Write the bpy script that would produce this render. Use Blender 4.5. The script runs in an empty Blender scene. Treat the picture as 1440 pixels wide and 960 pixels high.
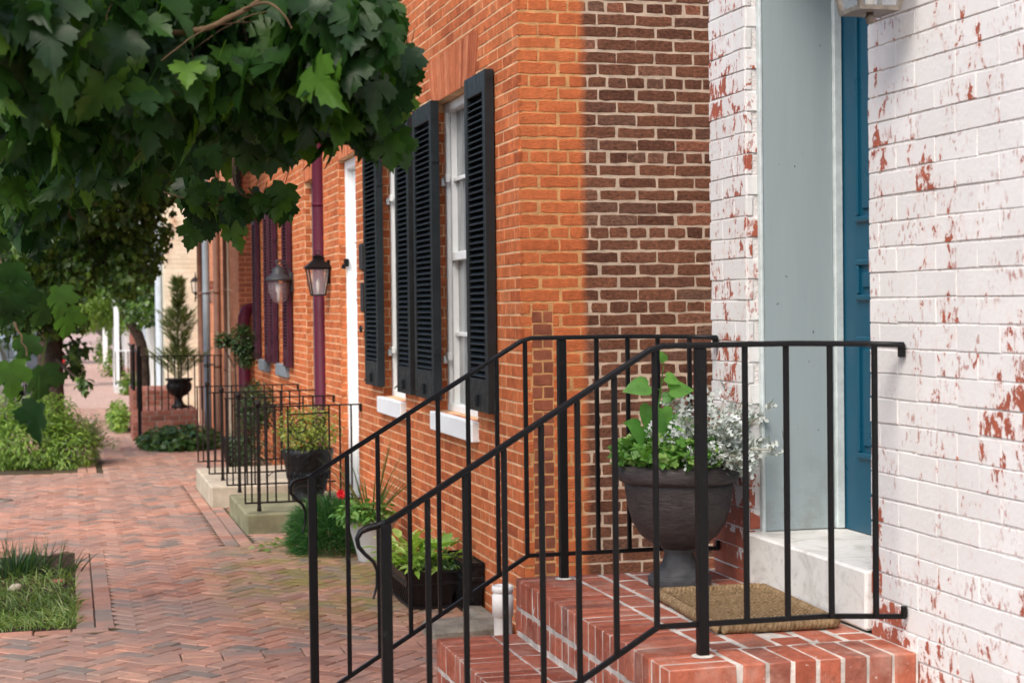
import bpy, math, random
from mathutils import Vector, Matrix
PI = math.pi
rad = math.radians
C = bpy.context.scene
COL = C.collection
RND = random.Random(7)
H = 1.65                                   # eye height above datum
F_PX, YAW, PITCH, ROLL = 2331.46, 0.2601522, -0.0211299, -0.0119130

# ------------------------------------------------------------------ camera axes
def cam_axes():
    cy, sy, cp, sp = math.cos(YAW), math.sin(YAW), math.cos(PITCH), math.sin(PITCH)
    Fw = Vector((sy*cp, cy*cp, sp)); r = Vector((cy, -sy, 0)); u = r.cross(Fw)
    c, s = math.cos(ROLL), math.sin(ROLL)
    return c*r + s*u, -s*r + c*u, Fw
CR, CU, CF = cam_axes()
def ray(x, y): return CR*((x-720)/F_PX) - CU*((y-480)/F_PX) + CF
def atY(x, y, Y):
    d = ray(x, y); return d*(Y/d.y) + Vector((0, 0, H))
def gz(y):                                   # sidewalk height
    return -.09 - .007*min(max(y, -5), 37)

# ------------------------------------------------------------------ mesh builder
class MB:
    def __init__(s): s.v = []; s.f = []; s.m = []; s.s = []
    def add(s, vs, fs, mi=0, smooth=False):
        n = len(s.v); s.v.extend([tuple(p) for p in vs])
        for f in fs:
            s.f.append(tuple(i+n for i in f)); s.m.append(mi); s.s.append(smooth)
    def box(s, a, b, mi=0):
        x0, y0, z0 = a; x1, y1, z1 = b
        vs = [(x0,y0,z0),(x1,y0,z0),(x1,y1,z0),(x0,y1,z0),(x0,y0,z1),(x1,y0,z1),(x1,y1,z1),(x0,y1,z1)]
        s.add(vs, [(0,3,2,1),(4,5,6,7),(0,1,5,4),(1,2,6,5),(2,3,7,6),(3,0,4,7)], mi)
    def cbox(s, a, b, c=.004, mi=0, j=0., rnd=RND):
        """box with chamfered edges"""
        (x0,y0,z0), (x1,y1,z1) = a, b
        def J(): return rnd.uniform(-j, j) if j else 0.
        vs = []; idx = {}
        for ix, X in ((0,x0),(1,x1)):
            for iy, Y in ((0,y0),(1,y1)):
                for iz, Z in ((0,z0),(1,z1)):
                    dx = c if ix == 0 else -c; dy = c if iy == 0 else -c; dz = c if iz == 0 else -c
                    jx, jy, jz = J(), J(), J()
                    idx[(ix,iy,iz)] = len(vs)
                    vs += [(X+jx, Y+dy+jy, Z+dz+jz), (X+dx+jx, Y+jy, Z+dz+jz), (X+dx+jx, Y+dy+jy, Z+jz)]
        g = lambda a, b, c_, k: idx[(a,b,c_)]+k
        fs = []
        for i in (0,1):
            q = [g(i,0,0,0), g(i,1,0,0), g(i,1,1,0), g(i,0,1,0)]; fs.append(q if i else q[::-1])
            q = [g(0,i,0,1), g(1,i,0,1), g(1,i,1,1), g(0,i,1,1)]; fs.append(q[::-1] if i else q)
            q = [g(0,0,i,2), g(1,0,i,2), g(1,1,i,2), g(0,1,i,2)]; fs.append(q if i else q[::-1])
        for i in (0,1):
            for k in (0,1):
                q = [g(i,k,0,0), g(i,k,1,0), g(i,k,1,1), g(i,k,0,1)]; fs.append(q if i == k else q[::-1])
                q = [g(i,0,k,0), g(i,0,k,2), g(i,1,k,2), g(i,1,k,0)]; fs.append(q if i == k else q[::-1])
                q = [g(0,i,k,1), g(1,i,k,1), g(1,i,k,2), g(0,i,k,2)]; fs.append(q if i == k else q[::-1])
                for l in (0,1):
                    t = [g(i,k,l,0), g(i,k,l,1), g(i,k,l,2)]; fs.append(t if (i+k+l) % 2 else t[::-1])
        s.add(vs, fs, mi)
    def tube(s, pts, r, n=8, mi=0, cap=True, smooth=True):
        pts = [Vector(p) for p in pts]; N = len(pts)
        rs = r if isinstance(r, (list, tuple)) else [r]*N
        vs = []; up = None
        for i, p in enumerate(pts):
            t = (pts[min(i+1,N-1)] - pts[max(i-1,0)])
            t = t.normalized() if t.length > 1e-9 else Vector((0,0,1))
            if up is None:
                up = Vector((0,0,1)) if abs(t.z) < .9 else Vector((1,0,0))
            a = t.cross(up)
            if a.length < 1e-6: a = t.cross(Vector((0,1,0)))
            a.normalize(); b = a.cross(t).normalized(); up = b
            for k in range(n):
                w = 2*PI*k/n
                vs.append(p + a*(math.cos(w)*rs[i]) + b*(math.sin(w)*rs[i]))
        fs = []
        for i in range(N-1):
            for k in range(n):
                fs.append((i*n+k, i*n+(k+1) % n, (i+1)*n+(k+1) % n, (i+1)*n+k))
        if cap: fs += [tuple(range(n)), tuple(range((N-1)*n, N*n))[::-1]]
        s.add(vs, fs, mi, smooth)
    def bar(s, p, q, w, h, side=Vector((1,0,0)), mi=0):
        """rectangular bar from p to q; w measured along side"""
        p, q = Vector(p), Vector(q); t = (q-p).normalized()
        a = side - t*side.dot(t); a.normalize(); b = t.cross(a)
        vs = []
        for c in (p, q):
            vs += [c - a*w/2 - b*h/2, c + a*w/2 - b*h/2, c + a*w/2 + b*h/2, c - a*w/2 + b*h/2]
        s.add(vs, [(0,3,2,1),(4,5,6,7),(0,1,5,4),(1,2,6,5),(2,3,7,6),(3,0,4,7)], mi)
    def lathe(s, prof, c, n=48, mi=0, smooth=True, sq=None):
        c = Vector(c); vs = []; fs = []; N = len(prof)
        for r, z in prof:
            for k in range(n):
                w = 2*PI*(k+.5)/n; q = 1/max(abs(math.cos(w)), abs(math.sin(w))) if sq else 1
                vs.append((c.x + r*q*math.cos(w), c.y + r*q*math.sin(w), c.z + z))
        for i in range(N-1):
            for k in range(n):
                fs.append((i*n+k, i*n+(k+1) % n, (i+1)*n+(k+1) % n, (i+1)*n+k))
        fs += [tuple(range(n))[::-1], tuple(range((N-1)*n, N*n))]
        s.add(vs, fs, mi, smooth)
    def build(s, name, mats, parent=None, off=None):
        me = bpy.data.meshes.new(name)
        o_ = OFF.get(parent.name, Vector()) if parent else Vector(off or (0,0,0))
        me.from_pydata([(x-o_.x, y-o_.y, z-o_.z) for x, y, z in s.v], [], s.f)
        if not isinstance(mats, (list, tuple)): mats = [mats]
        for m in mats: me.materials.append(m)
        me.polygons.foreach_set('material_index', s.m)
        me.polygons.foreach_set('use_smooth', s.s)
        me.update()
        o = bpy.data.objects.new(name, me); COL.objects.link(o)
        OFF[o.name] = o_
        if parent: o.parent = parent
        else: o.location = o_
        return o
OFF = {}
def tag(o, label=None, cat=None, group=None, kind=None):
    if label: o['label'] = label
    if cat: o['category'] = cat
    if group: o['group'] = group
    if kind: o['kind'] = kind
    return o
def thing(name, label, cat, loc, group=None):
    o = bpy.data.objects.new(name, None); COL.objects.link(o); o.location = loc; o.empty_display_size = .1
    OFF[o.name] = Vector(loc); return tag(o, label, cat, group)
def copy_tree(o, parent=None, label=None, loc=None):
    c = o.copy(); COL.objects.link(c)
    if parent: c.parent = parent
    if label: c['label'] = label
    if loc is not None: c.location = loc
    for ch in list(o.children): copy_tree(ch, c)
    return c

# ------------------------------------------------------------------ materials
class NT:
    def __init__(s, name):
        s.m = bpy.data.materials.new(name); s.m.use_nodes = True
        s.t = s.m.node_tree; s.b = s.t.nodes['Principled BSDF']; s.out = s.t.nodes['Material Output']
    def n(s, typ, **kw):
        nd = s.t.nodes.new(typ)
        for k, v in kw.items():
            if k.startswith('i_'):
                key = k[2:]; key = int(key) if key.isdigit() else key.replace('_', ' ')
                s.set(nd.inputs[key], v)
            else: setattr(nd, k, v)
        return nd
    def set(s, sock, v):
        if isinstance(v, bpy.types.NodeSocket): s.t.links.new(v, sock)
        else:
            if sock.type == 'RGBA' and len(v) == 3: v = (*v, 1)
            sock.default_value = v
    def pos(s): return s.n('ShaderNodeNewGeometry').outputs['Position']
    def rnd(s): return s.n('ShaderNodeNewGeometry').outputs['Random Per Island']
    def map(s, v, scale): return s.n('ShaderNodeVectorMath', operation='MULTIPLY', i_0=v, i_1=scale).outputs[0]
    def noise(s, v, scale, detail=3, rough=.5, dist=0.):
        return s.n('ShaderNodeTexNoise', i_Vector=v, i_Scale=scale, i_Detail=detail, i_Roughness=rough, i_Distortion=dist).outputs['Fac']
    def math(s, op, a, b=0., c=0., clamp=False):
        return s.n('ShaderNodeMath', operation=op, use_clamp=clamp, i_0=a, i_1=b, i_2=c).outputs[0]
    def mr(s, v, a, b, c=0., d=1., smooth=False):
        return s.n('ShaderNodeMapRange', interpolation_type='SMOOTHSTEP' if smooth else 'LINEAR', i_Value=v, i_From_Min=a, i_From_Max=b, i_To_Min=c, i_To_Max=d).outputs[0]
    def mix(s, f, a, b, mode='MIX'):
        nd = s.n('ShaderNodeMixRGB', blend_type=mode, i_Fac=f, i_Color1=a, i_Color2=b); return nd.outputs[0]
    def ramp(s, v, cols, const=False):
        nd = s.n('ShaderNodeValToRGB', i_Fac=v); cr = nd.color_ramp
        if const: cr.interpolation = 'CONSTANT'
        while len(cr.elements) < len(cols): cr.elements.new(.5)
        for e, (p, c) in zip(cr.elements, cols): e.position = p; e.color = (*c, 1)
        return nd.outputs[0]
    def bump(s, h, strength=.5, dist=.01):
        nd = s.n('ShaderNodeBump', i_Height=h, i_Strength=strength, i_Distance=dist)
        s.set(s.b.inputs['Normal'], nd.outputs[0]); return nd
    def fin(s, col, rough=.8, spec=.3, metal=0.):
        s.set(s.b.inputs['Base Color'], col); s.set(s.b.inputs['Roughness'], rough)
        s.set(s.b.inputs['Specular IOR Level'], spec); s.set(s.b.inputs['Metallic'], metal)
        return s.m
    def sep(s, v):
        nd = s.n('ShaderNodeSeparateXYZ', i_0=v); return nd.outputs

def plain(name, col, rough=.6, spec=.4, metal=0., var=.12, scale=6., bs=40., bstr=.15, bd=.004):
    T = NT(name); P = T.pos()
    n = T.noise(P, scale, 5, .6); k = T.mr(n, .3, .7, 1-var, 1+var)
    c = T.mix(1., col, k, 'MULTIPLY')
    T.bump(T.noise(P, bs, 3), bstr, bd)
    r = T.mr(T.noise(P, scale*2, 3), .3, .7, max(rough-.1, .03), min(rough+.1, 1))
    return T.fin(c, r, spec, metal)

def brick_mat(name, cols, rough=.85, lo=.72, hi=1.22, bs=70, bstr=.6, blotch=None, streak=True):
    T = NT(name); P = T.pos(); R = T.rnd()
    c = T.ramp(R, cols)
    big = T.noise(P, 1.1, 4, .6)
    med = T.noise(P, 17, 5, .65)
    c = T.mix(1., c, T.mr(med, .3, .72, lo, hi), 'MULTIPLY')
    c = T.mix(1., c, T.mr(big, .3, .7, .86, 1.12), 'MULTIPLY')
    if blotch:
        bl = T.noise(T.map(P, (1,1,2.2)), 26, 6, .7, .6)
        c = T.mix(T.mr(bl, blotch[1], blotch[1]+.06), c, blotch[0])
    Q = T.map(P, (1,1,3.0)) if streak else P
    h = T.math('ADD', T.noise(Q, bs, 5, .65), T.math('MULTIPLY', med, .8))
    T.bump(h, bstr, .010)
    return T.fin(c, rough, .2)

MT = {}
MT['orange'] = brick_mat('orange_brick', [(0,(.46,.115,.042)),(.25,(.57,.155,.053)),(.5,(.64,.185,.064)),(.75,(.60,.165,.060)),(1,(.66,.225,.088))], lo=.66, hi=1.26, bstr=.9, blotch=((.30,.085,.04), .64))
MT['orange_side'] = brick_mat('orange_painted_brick', [(0,(.50,.135,.04)),(.5,(.60,.17,.045)),(1,(.55,.15,.045))], bs=90, bstr=.8, blotch=((.30,.07,.025), .66))
MT['dark'] = brick_mat('dark_weathered_brick', [(0,(.085,.045,.034)),(.3,(.125,.060,.042)),(.6,(.155,.072,.049)),(.85,(.115,.065,.050)),(1,(.22,.085,.054))], lo=.6, hi=1.4, bstr=.9, blotch=((.05,.034,.03), .60))
def side_mat():
    T = NT('half_painted_side_brick'); P = T.pos(); R = T.rnd(); x, y, z = T.sep(P)
    med = T.noise(P, 24, 6, .7); fine = T.noise(T.map(P, (1,1,3)), 60, 5, .7)
    o = T.ramp(R, [(0,(.56,.145,.052)),(.5,(.67,.188,.066)),(1,(.61,.168,.06))])
    o = T.mix(T.mr(fine, .60, .66), o, (.26,.075,.03))
    d = T.ramp(R, [(0,(.12,.050,.030)),(.25,(.18,.074,.042)),(.5,(.235,.095,.052)),(.72,(.155,.070,.045)),(.88,(.20,.105,.068)),(1,(.36,.12,.062))])
    d = T.mix(T.mr(fine, .56, .64), d, (.055,.032,.026))
    d = T.mix(T.mr(T.noise(P, 33, 5, .7), .60, .68), d, (.27,.11,.07))
    d = T.mix(1., d, T.mr(T.noise(T.map(P, (1,1,1.7)), 46, 6, .75), .3, .7, .45, 1.6), 'MULTIPLY')
    o = T.mix(1., o, T.mr(med, .3, .7, .82, 1.16), 'MULTIPLY')
    edge = T.math('ADD', x, T.math('MULTIPLY', T.math('SUBTRACT', T.noise(P, 9, 4), .5), .05))
    low = T.mr(z, .12, .16, 0., 1.)
    f = T.math('MULTIPLY', T.mr(edge, XW_+.34, XW_+.385), low)
    c = T.mix(f, o, d)
    T.bump(T.math('ADD', fine, T.math('MULTIPLY', med, .8)), 1., .009)
    return T.fin(c, .88, .2)
XW_ = 2.33
MT['side'] = side_mat()
def side_mortar():
    T = NT('side_wall_mortar'); P = T.pos(); x, y, z = T.sep(P)
    f = T.mr(x, XW_+.34, XW_+.385)
    c = T.mix(f, (.66,.35,.15), (.62,.48,.36))
    c = T.mix(1., c, T.mr(T.noise(P, 12, 5, .65), .3, .7, .72, 1.15), 'MULTIPLY')
    T.bump(T.noise(P, 130, 4), .8, .008)
    return T.fin(c, .95, .1)
MT['side_mortar'] = side_mortar()
MT['patch'] = brick_mat('old_red_brick', [(0,(.24,.080,.046)),(.5,(.33,.105,.056)),(1,(.28,.095,.055))], blotch=((.55,.48,.42), .72))
MT['peach'] = brick_mat('peach_painted_brick', [(0,(.62,.25,.13)),(1,(.70,.30,.16))], lo=.9, hi=1.1, bstr=.3)
MT['cream'] = brick_mat('cream_painted_brick', [(0,(.70,.65,.50)),(1,(.76,.71,.57))], lo=.92, hi=1.08, bstr=.3)
MT['arch'] = brick_mat('rubbed_brick', [(0,(.38,.095,.04)),(.5,(.56,.17,.07)),(1,(.68,.26,.13))], lo=.8, hi=1.15, bstr=.5)
MT['step'] = brick_mat('step_brick', [(0,(.29,.080,.045)),(.3,(.37,.105,.060)),(.7,(.42,.128,.075)),(1,(.34,.112,.074))], lo=.8, hi=1.18, bs=60, bstr=.45, blotch=((.56,.36,.29), .69), streak=False)
def step_mat():
    T = NT('worn_step_brick'); P = T.pos(); R = T.rnd()
    c = T.ramp(R, [(0,(.27,.072,.042)),(.3,(.37,.105,.060)),(.7,(.43,.132,.078)),(.9,(.35,.115,.075)),(1,(.24,.085,.06))])
    med = T.noise(P, 22, 6, .7)
    c = T.mix(1., c, T.mr(med, .3, .7, .70, 1.25), 'MULTIPLY')
    c = T.mix(T.math('MULTIPLY', T.mr(T.noise(P, 7, 6, .7), .50, .66), .45), c, (.47,.30,.24))   # lime bloom
    c = T.mix(T.math('MULTIPLY', T.mr(T.noise(P, 4.1, 6, .75), .55, .66), .55), c, (.12,.075,.06))  # tread dirt
    c = T.mix(T.mr(T.noise(P, 75, 4, .7), .66, .70), c, (.60,.50,.44))
    T.bump(T.math('ADD', med, T.noise(P, 90, 5, .7)), .6, .006)
    return T.fin(c, .85, .2)
MT['step'] = step_mat()
MT['mortar_tan'] = plain('tan_mortar', (.74,.47,.27), .95, .1, var=.22, scale=8, bs=150, bstr=.7)
MT['mortar_pale'] = plain('pale_mortar', (.66,.54,.43), .95, .1, var=.25, scale=9, bs=130, bstr=.8)
MT['mortar_white'] = plain('white_mortar', (.55,.51,.46), .95, .1, var=.42, scale=11, bs=130, bstr=.8)
def marble_mat():
    T = NT('stained_marble'); P = T.pos()
    v = T.noise(T.map(P, (1,1,1.6)), 5, 6, .65, 1.2); sp = T.noise(P, 38, 4, .7)
    c = T.mix(T.mr(v, .50, .66), (.76,.745,.71), (.55,.53,.49))
    c = T.mix(T.math('MULTIPLY', T.mr(sp, .60, .68), .4), c, (.35,.31,.26))
    T.bump(T.noise(P, 30, 4), .15, .004)
    return T.fin(c, .5, .35)
MT['marble'] = marble_mat()
MT['iron'] = plain('black_iron', (.0035,.0035,.004), .36, .25, var=.4, scale=30, bs=70, bstr=.25, bd=.002)
def iron_mat():
    T = NT('painted_iron'); P = T.pos()
    n = T.noise(P, 60, 5, .7)
    c = T.mix(T.mr(n, .64, .70), (.0035,.0035,.004), (.045,.022,.014))
    c = T.mix(T.mr(T.noise(P, 23, 5, .7), .62, .72), c, (.020,.021,.024))
    T.bump(T.noise(P, 90, 4, .7), .5, .002)
    return T.fin(c, T.mr(n, .3, .7, .28, .5), .26)
MT['iron'] = iron_mat()
MT['iron_rust'] = plain('worn_iron', (.014,.010,.009), .6, .2, var=.5, scale=25, bs=70, bstr=.3, bd=.002)
MT['shutter_black'] = plain('black_shutter_paint', (.010,.014,.016), .42, .4, var=.25, scale=9, bs=60, bstr=.2, bd=.002)
MT['maroon'] = plain('maroon_paint', (.075,.008,.022), .5, .15, var=.15, scale=5, bs=30, bstr=.08)
MT['maroon_sh'] = plain('maroon_shutter_paint', (.055,.011,.022), .55, .25, var=.2, scale=8)
MT['white'] = plain('white_paint', (.83,.85,.85), .5, .4, var=.05, scale=5, bs=40, bstr=.1)
MT['greyblue'] = plain('grey_blue_paint', (.315,.375,.39), .5, .4, var=.09, scale=3, bs=18, bstr=.10, bd=.006)
def jamb_mat():
    T = NT('scuffed_grey_blue_paint'); P = T.pos(); x, y, z = T.sep(P)
    br = T.noise(T.map(P, (14,14,1.0)), 2.2, 4, .6)
    c = T.mix(T.mr(br, .35, .65), (.315,.374,.388), (.330,.390,.403))
    low = T.mr(z, .84, 1.25, .55, 0.)
    c = T.mix(T.math('MULTIPLY', T.mr(T.noise(P, 12, 6, .75), .46, .62), low), c, (.235,.245,.225))      # splash dirt near the step
    c = T.mix(T.mr(T.noise(T.map(P, (1,1,.6)), 55, 3, .5), .735, .75), c, (.10,.10,.095))               # nail heads and chips
    T.bump(br, .25, .003)
    return T.fin(c, .48, .4)
MT['greyblue'] = jamb_mat()
MT['caulk'] = plain('casing_paint', (.54,.60,.60), .6, .3, var=.15, scale=20, bs=60, bstr=.4)
MT['blue'] = plain('blue_door_paint', (.004,.073,.130), .35, .35, var=.08, scale=3, bs=30, bstr=.05)
MT['greydoor'] = plain('grey_door_paint', (.115,.135,.15), .5, .4)
MT['slab'] = plain('concrete', (.44,.39,.30), .9, .2, var=.25, scale=5, bs=60, bstr=.5)
MT['slab_moss'] = plain('mossy_concrete', (.22,.215,.13), .9, .2, var=.35, scale=4, bs=60, bstr=.5)
MT['stone'] = plain('kerb_stone', (.22,.20,.16), .9, .2, var=.4, scale=9, bs=50, bstr=.8, bd=.01)
def urn_mat():
    T = NT('urn_resin'); P = T.pos()
    g = T.noise(T.map(P, (1,1,3.2)), 26, 6, .7, .8)
    c = T.mix(T.mr(g, .35, .66), (.026,.020,.020), (.062,.050,.049))
    c = T.mix(T.math('MULTIPLY', T.mr(T.noise(P, 9, 5, .7), .58, .72), .5), c, (.13,.115,.10))     # dried water marks
    T.bump(g, .8, .006)
    return T.fin(c, .5, .35)
MT['urn'] = urn_mat()
MT['urn_foot'] = plain('urn_foot_grey', (.052,.053,.056), .6, .3, var=.45, scale=20, bs=70, bstr=.3)
MT['soil'] = plain('soil', (.045,.03,.02), .95, .1, var=.5, scale=20, bs=60, bstr=1., bd=.02)
MT['blackpot'] = plain('black_pot', (.007,.007,.008), .42, .25, var=.3, scale=20, bs=22, bstr=.8, bd=.02)
MT['brownpot'] = plain('dark_brown_planter', (.012,.009,.009), .42, .3, var=.3, scale=16)
MT['whitepot'] = plain('grey_white_pot', (.50,.51,.50), .6, .3, var=.15, scale=9)
MT['pvc'] = plain('white_pipe_plastic', (.84,.81,.76), .4, .4, var=.07)
MT['bark'] = plain('bark', (.075,.052,.040), .9, .2, var=.5, scale=9, bs=30, bstr=1., bd=.03)
MT['bark_light'] = plain('twig_bark', (.13,.082,.045), .8, .2, var=.3, scale=20, bs=60, bstr=.5)
MT['bark_grey'] = plain('grey_bark', (.16,.13,.11), .9, .2, var=.4, scale=9, bs=30, bstr=1., bd=.03)
MT['asphalt'] = plain('asphalt', (.06,.06,.062), .9, .2, var=.3, scale=4, bs=150, bstr=.6)
MT['greymetal'] = plain('grey_metal', (.20,.235,.26), .5, .4, var=.12)
MT['pewter'] = plain('lantern_pewter', (.030,.032,.036), .5, .3, .0, var=.3, scale=30)
MT['copper'] = plain('lantern_copper', (.50,.22,.13), .5, .5, .2, var=.3, scale=30)
MT['bronze'] = plain('lantern_bronze', (.21,.185,.155), .5, .5, .3, var=.3, scale=40, bs=100, bstr=.3)
MT['brownpipe'] = plain('brown_pipe', (.20,.10,.065), .6, .3, var=.2)
MT['ivory'] = plain('ivory_pipe', (.62,.50,.36), .6, .3, var=.1)
MT['stucco'] = plain('pale_stucco', (.62,.62,.60), .85, .2, var=.1)
MT['stucco_blue'] = plain('blue_grey_siding', (.42,.47,.52), .8, .2, var=.1)
MT['roof'] = plain('slate', (.10,.10,.11), .8, .2, var=.3)
MT['red'] = plain('red_paint', (.55,.02,.03), .45, .4)
MT['darkblue'] = plain('navy_paint', (.02,.025,.06), .5, .4)
MT['tyre'] = plain('rubber', (.018,.018,.018), .85, .2)
MT['chrome'] = plain('chrome', (.55,.55,.56), .2, .5, .9)
MT['carpaint'] = plain('silver_car_paint', (.34,.40,.42), .3, .6, .2, var=.03, bstr=0)
MT['carglass'] = plain('dark_car_glass', (.02,.03,.035), .06, .8, var=.05, bstr=0)
MT['lamp_red'] = plain('red_lens', (.35,.01,.012), .2, .6, bstr=0)
MT['foam'] = plain('dead_leaf', (.38,.22,.12), .8, .2, var=.4, scale=30)
MT['bulb'] = plain('frosted_bulb', (.75,.73,.68), .4, .4)

def window_glass(name, col, rough=.04):
    T = NT(name); P = T.pos()
    n = T.noise(T.map(P, (1,3,.5)), 2.2, 3, .6)
    c = T.mix(T.mr(n, .35, .7), tuple(x*.45 for x in col), col)
    T.bump(T.noise(P, 3, 2), .08, .01)
    return T.fin(c, rough, .7)
MT['pane'] = window_glass('old_window_glass', (.36,.40,.42))
MT['pane_dark'] = window_glass('dark_window_glass', (.06,.07,.08))
def clear_glass():
    T = NT('lantern_glass'); T.b.inputs['Alpha'].default_value = .20
    return T.fin((.72,.76,.78), .06, .6)
MT['glass'] = clear_glass()
def wavy_glass():
    T = NT('rippled_lantern_glass'); T.b.inputs['Alpha'].default_value = .22
    T.bump(T.noise(T.pos(), 60, 2), .8, .01)
    return T.fin((.40,.34,.36), .1, .6)
MT['glass_wavy'] = wavy_glass()

# peeling white paint over red brick
def peel_mat():
    T = NT('peeling_white_paint'); P = T.pos(); R = T.rnd(); x, y, z = T.sep(P)
    fine = T.noise(T.map(P, (1,1,.62)), 21, 8, .68, .4)
    big = T.noise(T.map(P, (1,1,.7)), 2.6, 4, .6)
    jag = T.noise(T.map(P, (1,1,.8)), 70, 4, .7)
    low = T.mr(z, .62, 1.12, 1., 0.)                       # bare near the landing
    near = T.mr(y, 4.1, 4.75, .25, .75)
    far = T.mr(y, 5.40, 5.46, 0., 1.)
    lowamt = T.math('MULTIPLY', low, T.math('ADD', T.math('MULTIPLY', far, .24), T.math('MULTIPLY', near, .30)))
    e = T.math('ADD', fine, T.math('MULTIPLY', T.math('SUBTRACT', big, .5), .80))
    e = T.math('ADD', e, T.math('MULTIPLY', T.math('SUBTRACT', jag, .5), .16))
    e = T.math('ADD', e, T.math('MULTIPLY', T.math('SUBTRACT', R, .5), .075))
    fr = T.math('FRACT', T.math('DIVIDE', T.math('ADD', z, .35), .0745))
    e = T.math('ADD', e, T.math('MULTIPLY', T.math('SUBTRACT', .5, fr), .05))
    e = T.math('ADD', e, T.math('ADD', lowamt, T.math('MULTIPLY', far, .045)))
    m = T.mr(e, .640, .654)
    halo = T.math('MULTIPLY', T.mr(e, .55, .645), .25)
    sp = T.math('MULTIPLY', T.mr(T.noise(T.map(P, (1,1,.5)), 66, 5, .6), .555, .58), T.mr(T.math('ADD', T.noise(P, 9, 3), T.math('MULTIPLY', T.math('SUBTRACT', R, .5), .12)), .51, .61))
    white = T.mix(T.mr(T.noise(P, 3.3, 4, .6), .35, .7), (.70,.69,.675), (.765,.755,.745))
    white = T.mix(1., white, T.mr(R, 0, 1, .95, 1.03), 'MULTIPLY')
    red = T.mix(T.noise(P, 30, 4), (.20,.060,.042), (.52,.135,.072))
    c = T.mix(halo, white, (.72,.42,.35))
    c = T.mix(T.math('MULTIPLY', sp, .75), c, (.40,.17,.14))
    c = T.mix(m, c, red)
    h = T.math('SUBTRACT', T.math('MULTIPLY', T.noise(P, 55, 4, .6), .8), T.math('MULTIPLY', m, 1.0))
    T.bump(h, .45, .005)
    return T.fin(c, .62, .3)
MT['old_step'] = brick_mat('old_step_brick', [(0,(.22,.085,.06)),(.5,(.30,.115,.08)),(1,(.36,.16,.12))])
MT['old_mortar'] = plain('old_mortar', (.30,.24,.20), .95, .1, var=.25)
MT['peel'] = peel_mat()
def peel_mortar():
    T = NT('painted_mortar'); P = T.pos(); x, y, z = T.sep(P)
    n = T.noise(P, 40, 5, .7)
    c = T.mix(T.mr(n, .56, .66), (.74,.71,.69), (.50,.42,.37))
    T.bump(T.noise(P, 120, 4), .8, .008)
    return T.fin(c, .9, .15)
MT['peel_mortar'] = peel_mortar()

# sidewalk pavers with grime and moss
def paver_mat(name, brickscale=None):
    T = NT(name); P = T.pos(); x, y, z = T.sep(P); R = T.rnd()
    c = T.ramp(R, [(0,(.28,.130,.088)),(.18,(.40,.195,.130)),(.4,(.46,.232,.160)),(.58,(.34,.190,.142)),(.76,(.48,.265,.185)),(.86,(.29,.195,.155)),(1,(.19,.155,.13))])
    med = T.noise(P, 14, 5, .65)
    c = T.mix(1., c, T.mr(med, .3, .7, .78, 1.18), 'MULTIPLY')
    big = T.noise(P, .8, 5, .65, .5)
    c = T.mix(T.math('MULTIPLY', T.mr(big, .46, .62), .62), c, (.205,.165,.145))
    stn = T.noise(P, 2.6, 5, .7)
    c = T.mix(T.math('MULTIPLY', T.mr(stn, .58, .70), .55), c, (.12,.10,.09))      # grey grime patches
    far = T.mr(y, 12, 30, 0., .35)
    c = T.mix(far, c, (.50,.36,.30))                       # sunlight on the far walk put into the colour, paler with distance
    dx = T.math('MULTIPLY', T.math('SUBTRACT', x, 1.60), 1.15)
    dy = T.math('MULTIPLY', T.math('SUBTRACT', y, 11.0), .42)
    d = T.math('SQRT', T.math('ADD', T.math('MULTIPLY', dx, dx), T.math('MULTIPLY', dy, dy)))
    mm = T.math('MULTIPLY', T.mr(d, .40, 1.05, 1., 0.), T.mr(T.noise(P, 3.6, 5, .7), .40, .58))
    c = T.mix(T.math('MULTIPLY', mm, .85), c, (.21,.185,.05))   # moss by the house
    T.bump(T.math('ADD', T.noise(P, 80, 5, .6), med), .5, .006)
    return T.fin(c, T.mr(med, .3, .7, .72, .92), .25)
MT['paver'] = paver_mat('brick_paver')
def sand_mat():
    T = NT('joint_sand'); P = T.pos()
    c = T.mix(T.mr(T.noise(P, 3, 4), .42, .62), (.075,.055,.045), (.085,.075,.035))
    T.bump(T.noise(P, 120, 4), .8, .008)
    return T.fin(c, .95, .1)
MT['sand'] = sand_mat()
def far_brick(name, cols, mort, course=.0677, blen=.215, axis='yz'):
    T = NT(name); P = T.pos(); x, y, z = T.sep(P)
    cb = T.n('ShaderNodeCombineXYZ', i_0={'yz': y, 'xz': x, 'xy': x}[axis], i_1=(z if axis != 'xy' else y), i_2=0.).outputs[0]
    b = T.n('ShaderNodeTexBrick', i_Vector=cb, i_Color1=cols[0], i_Color2=cols[1], i_Mortar=mort, i_Scale=1., i_Mortar_Size=.005, i_Mortar_Smooth=.3, i_Bias=0., i_Brick_Width=blen, i_Row_Height=course)
    c = T.mix(1., b.outputs[0], T.mr(T.noise(P, 12, 5), .3, .7, .8, 1.2), 'MULTIPLY')
    T.bump(T.math('SUBTRACT', T.noise(P, 60, 3), b.outputs[1]), .5, .006)
    return T.fin(c, .9, .2)
MT['far_red'] = far_brick('far_red_brick', ((.36,.10,.055),(.28,.085,.05)), (.42,.34,.28))
MT['far_walk'] = far_brick('far_brick_walk', ((.52,.36,.30),(.47,.31,.26)), (.36,.27,.22), .11, .22, 'xy')

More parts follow.
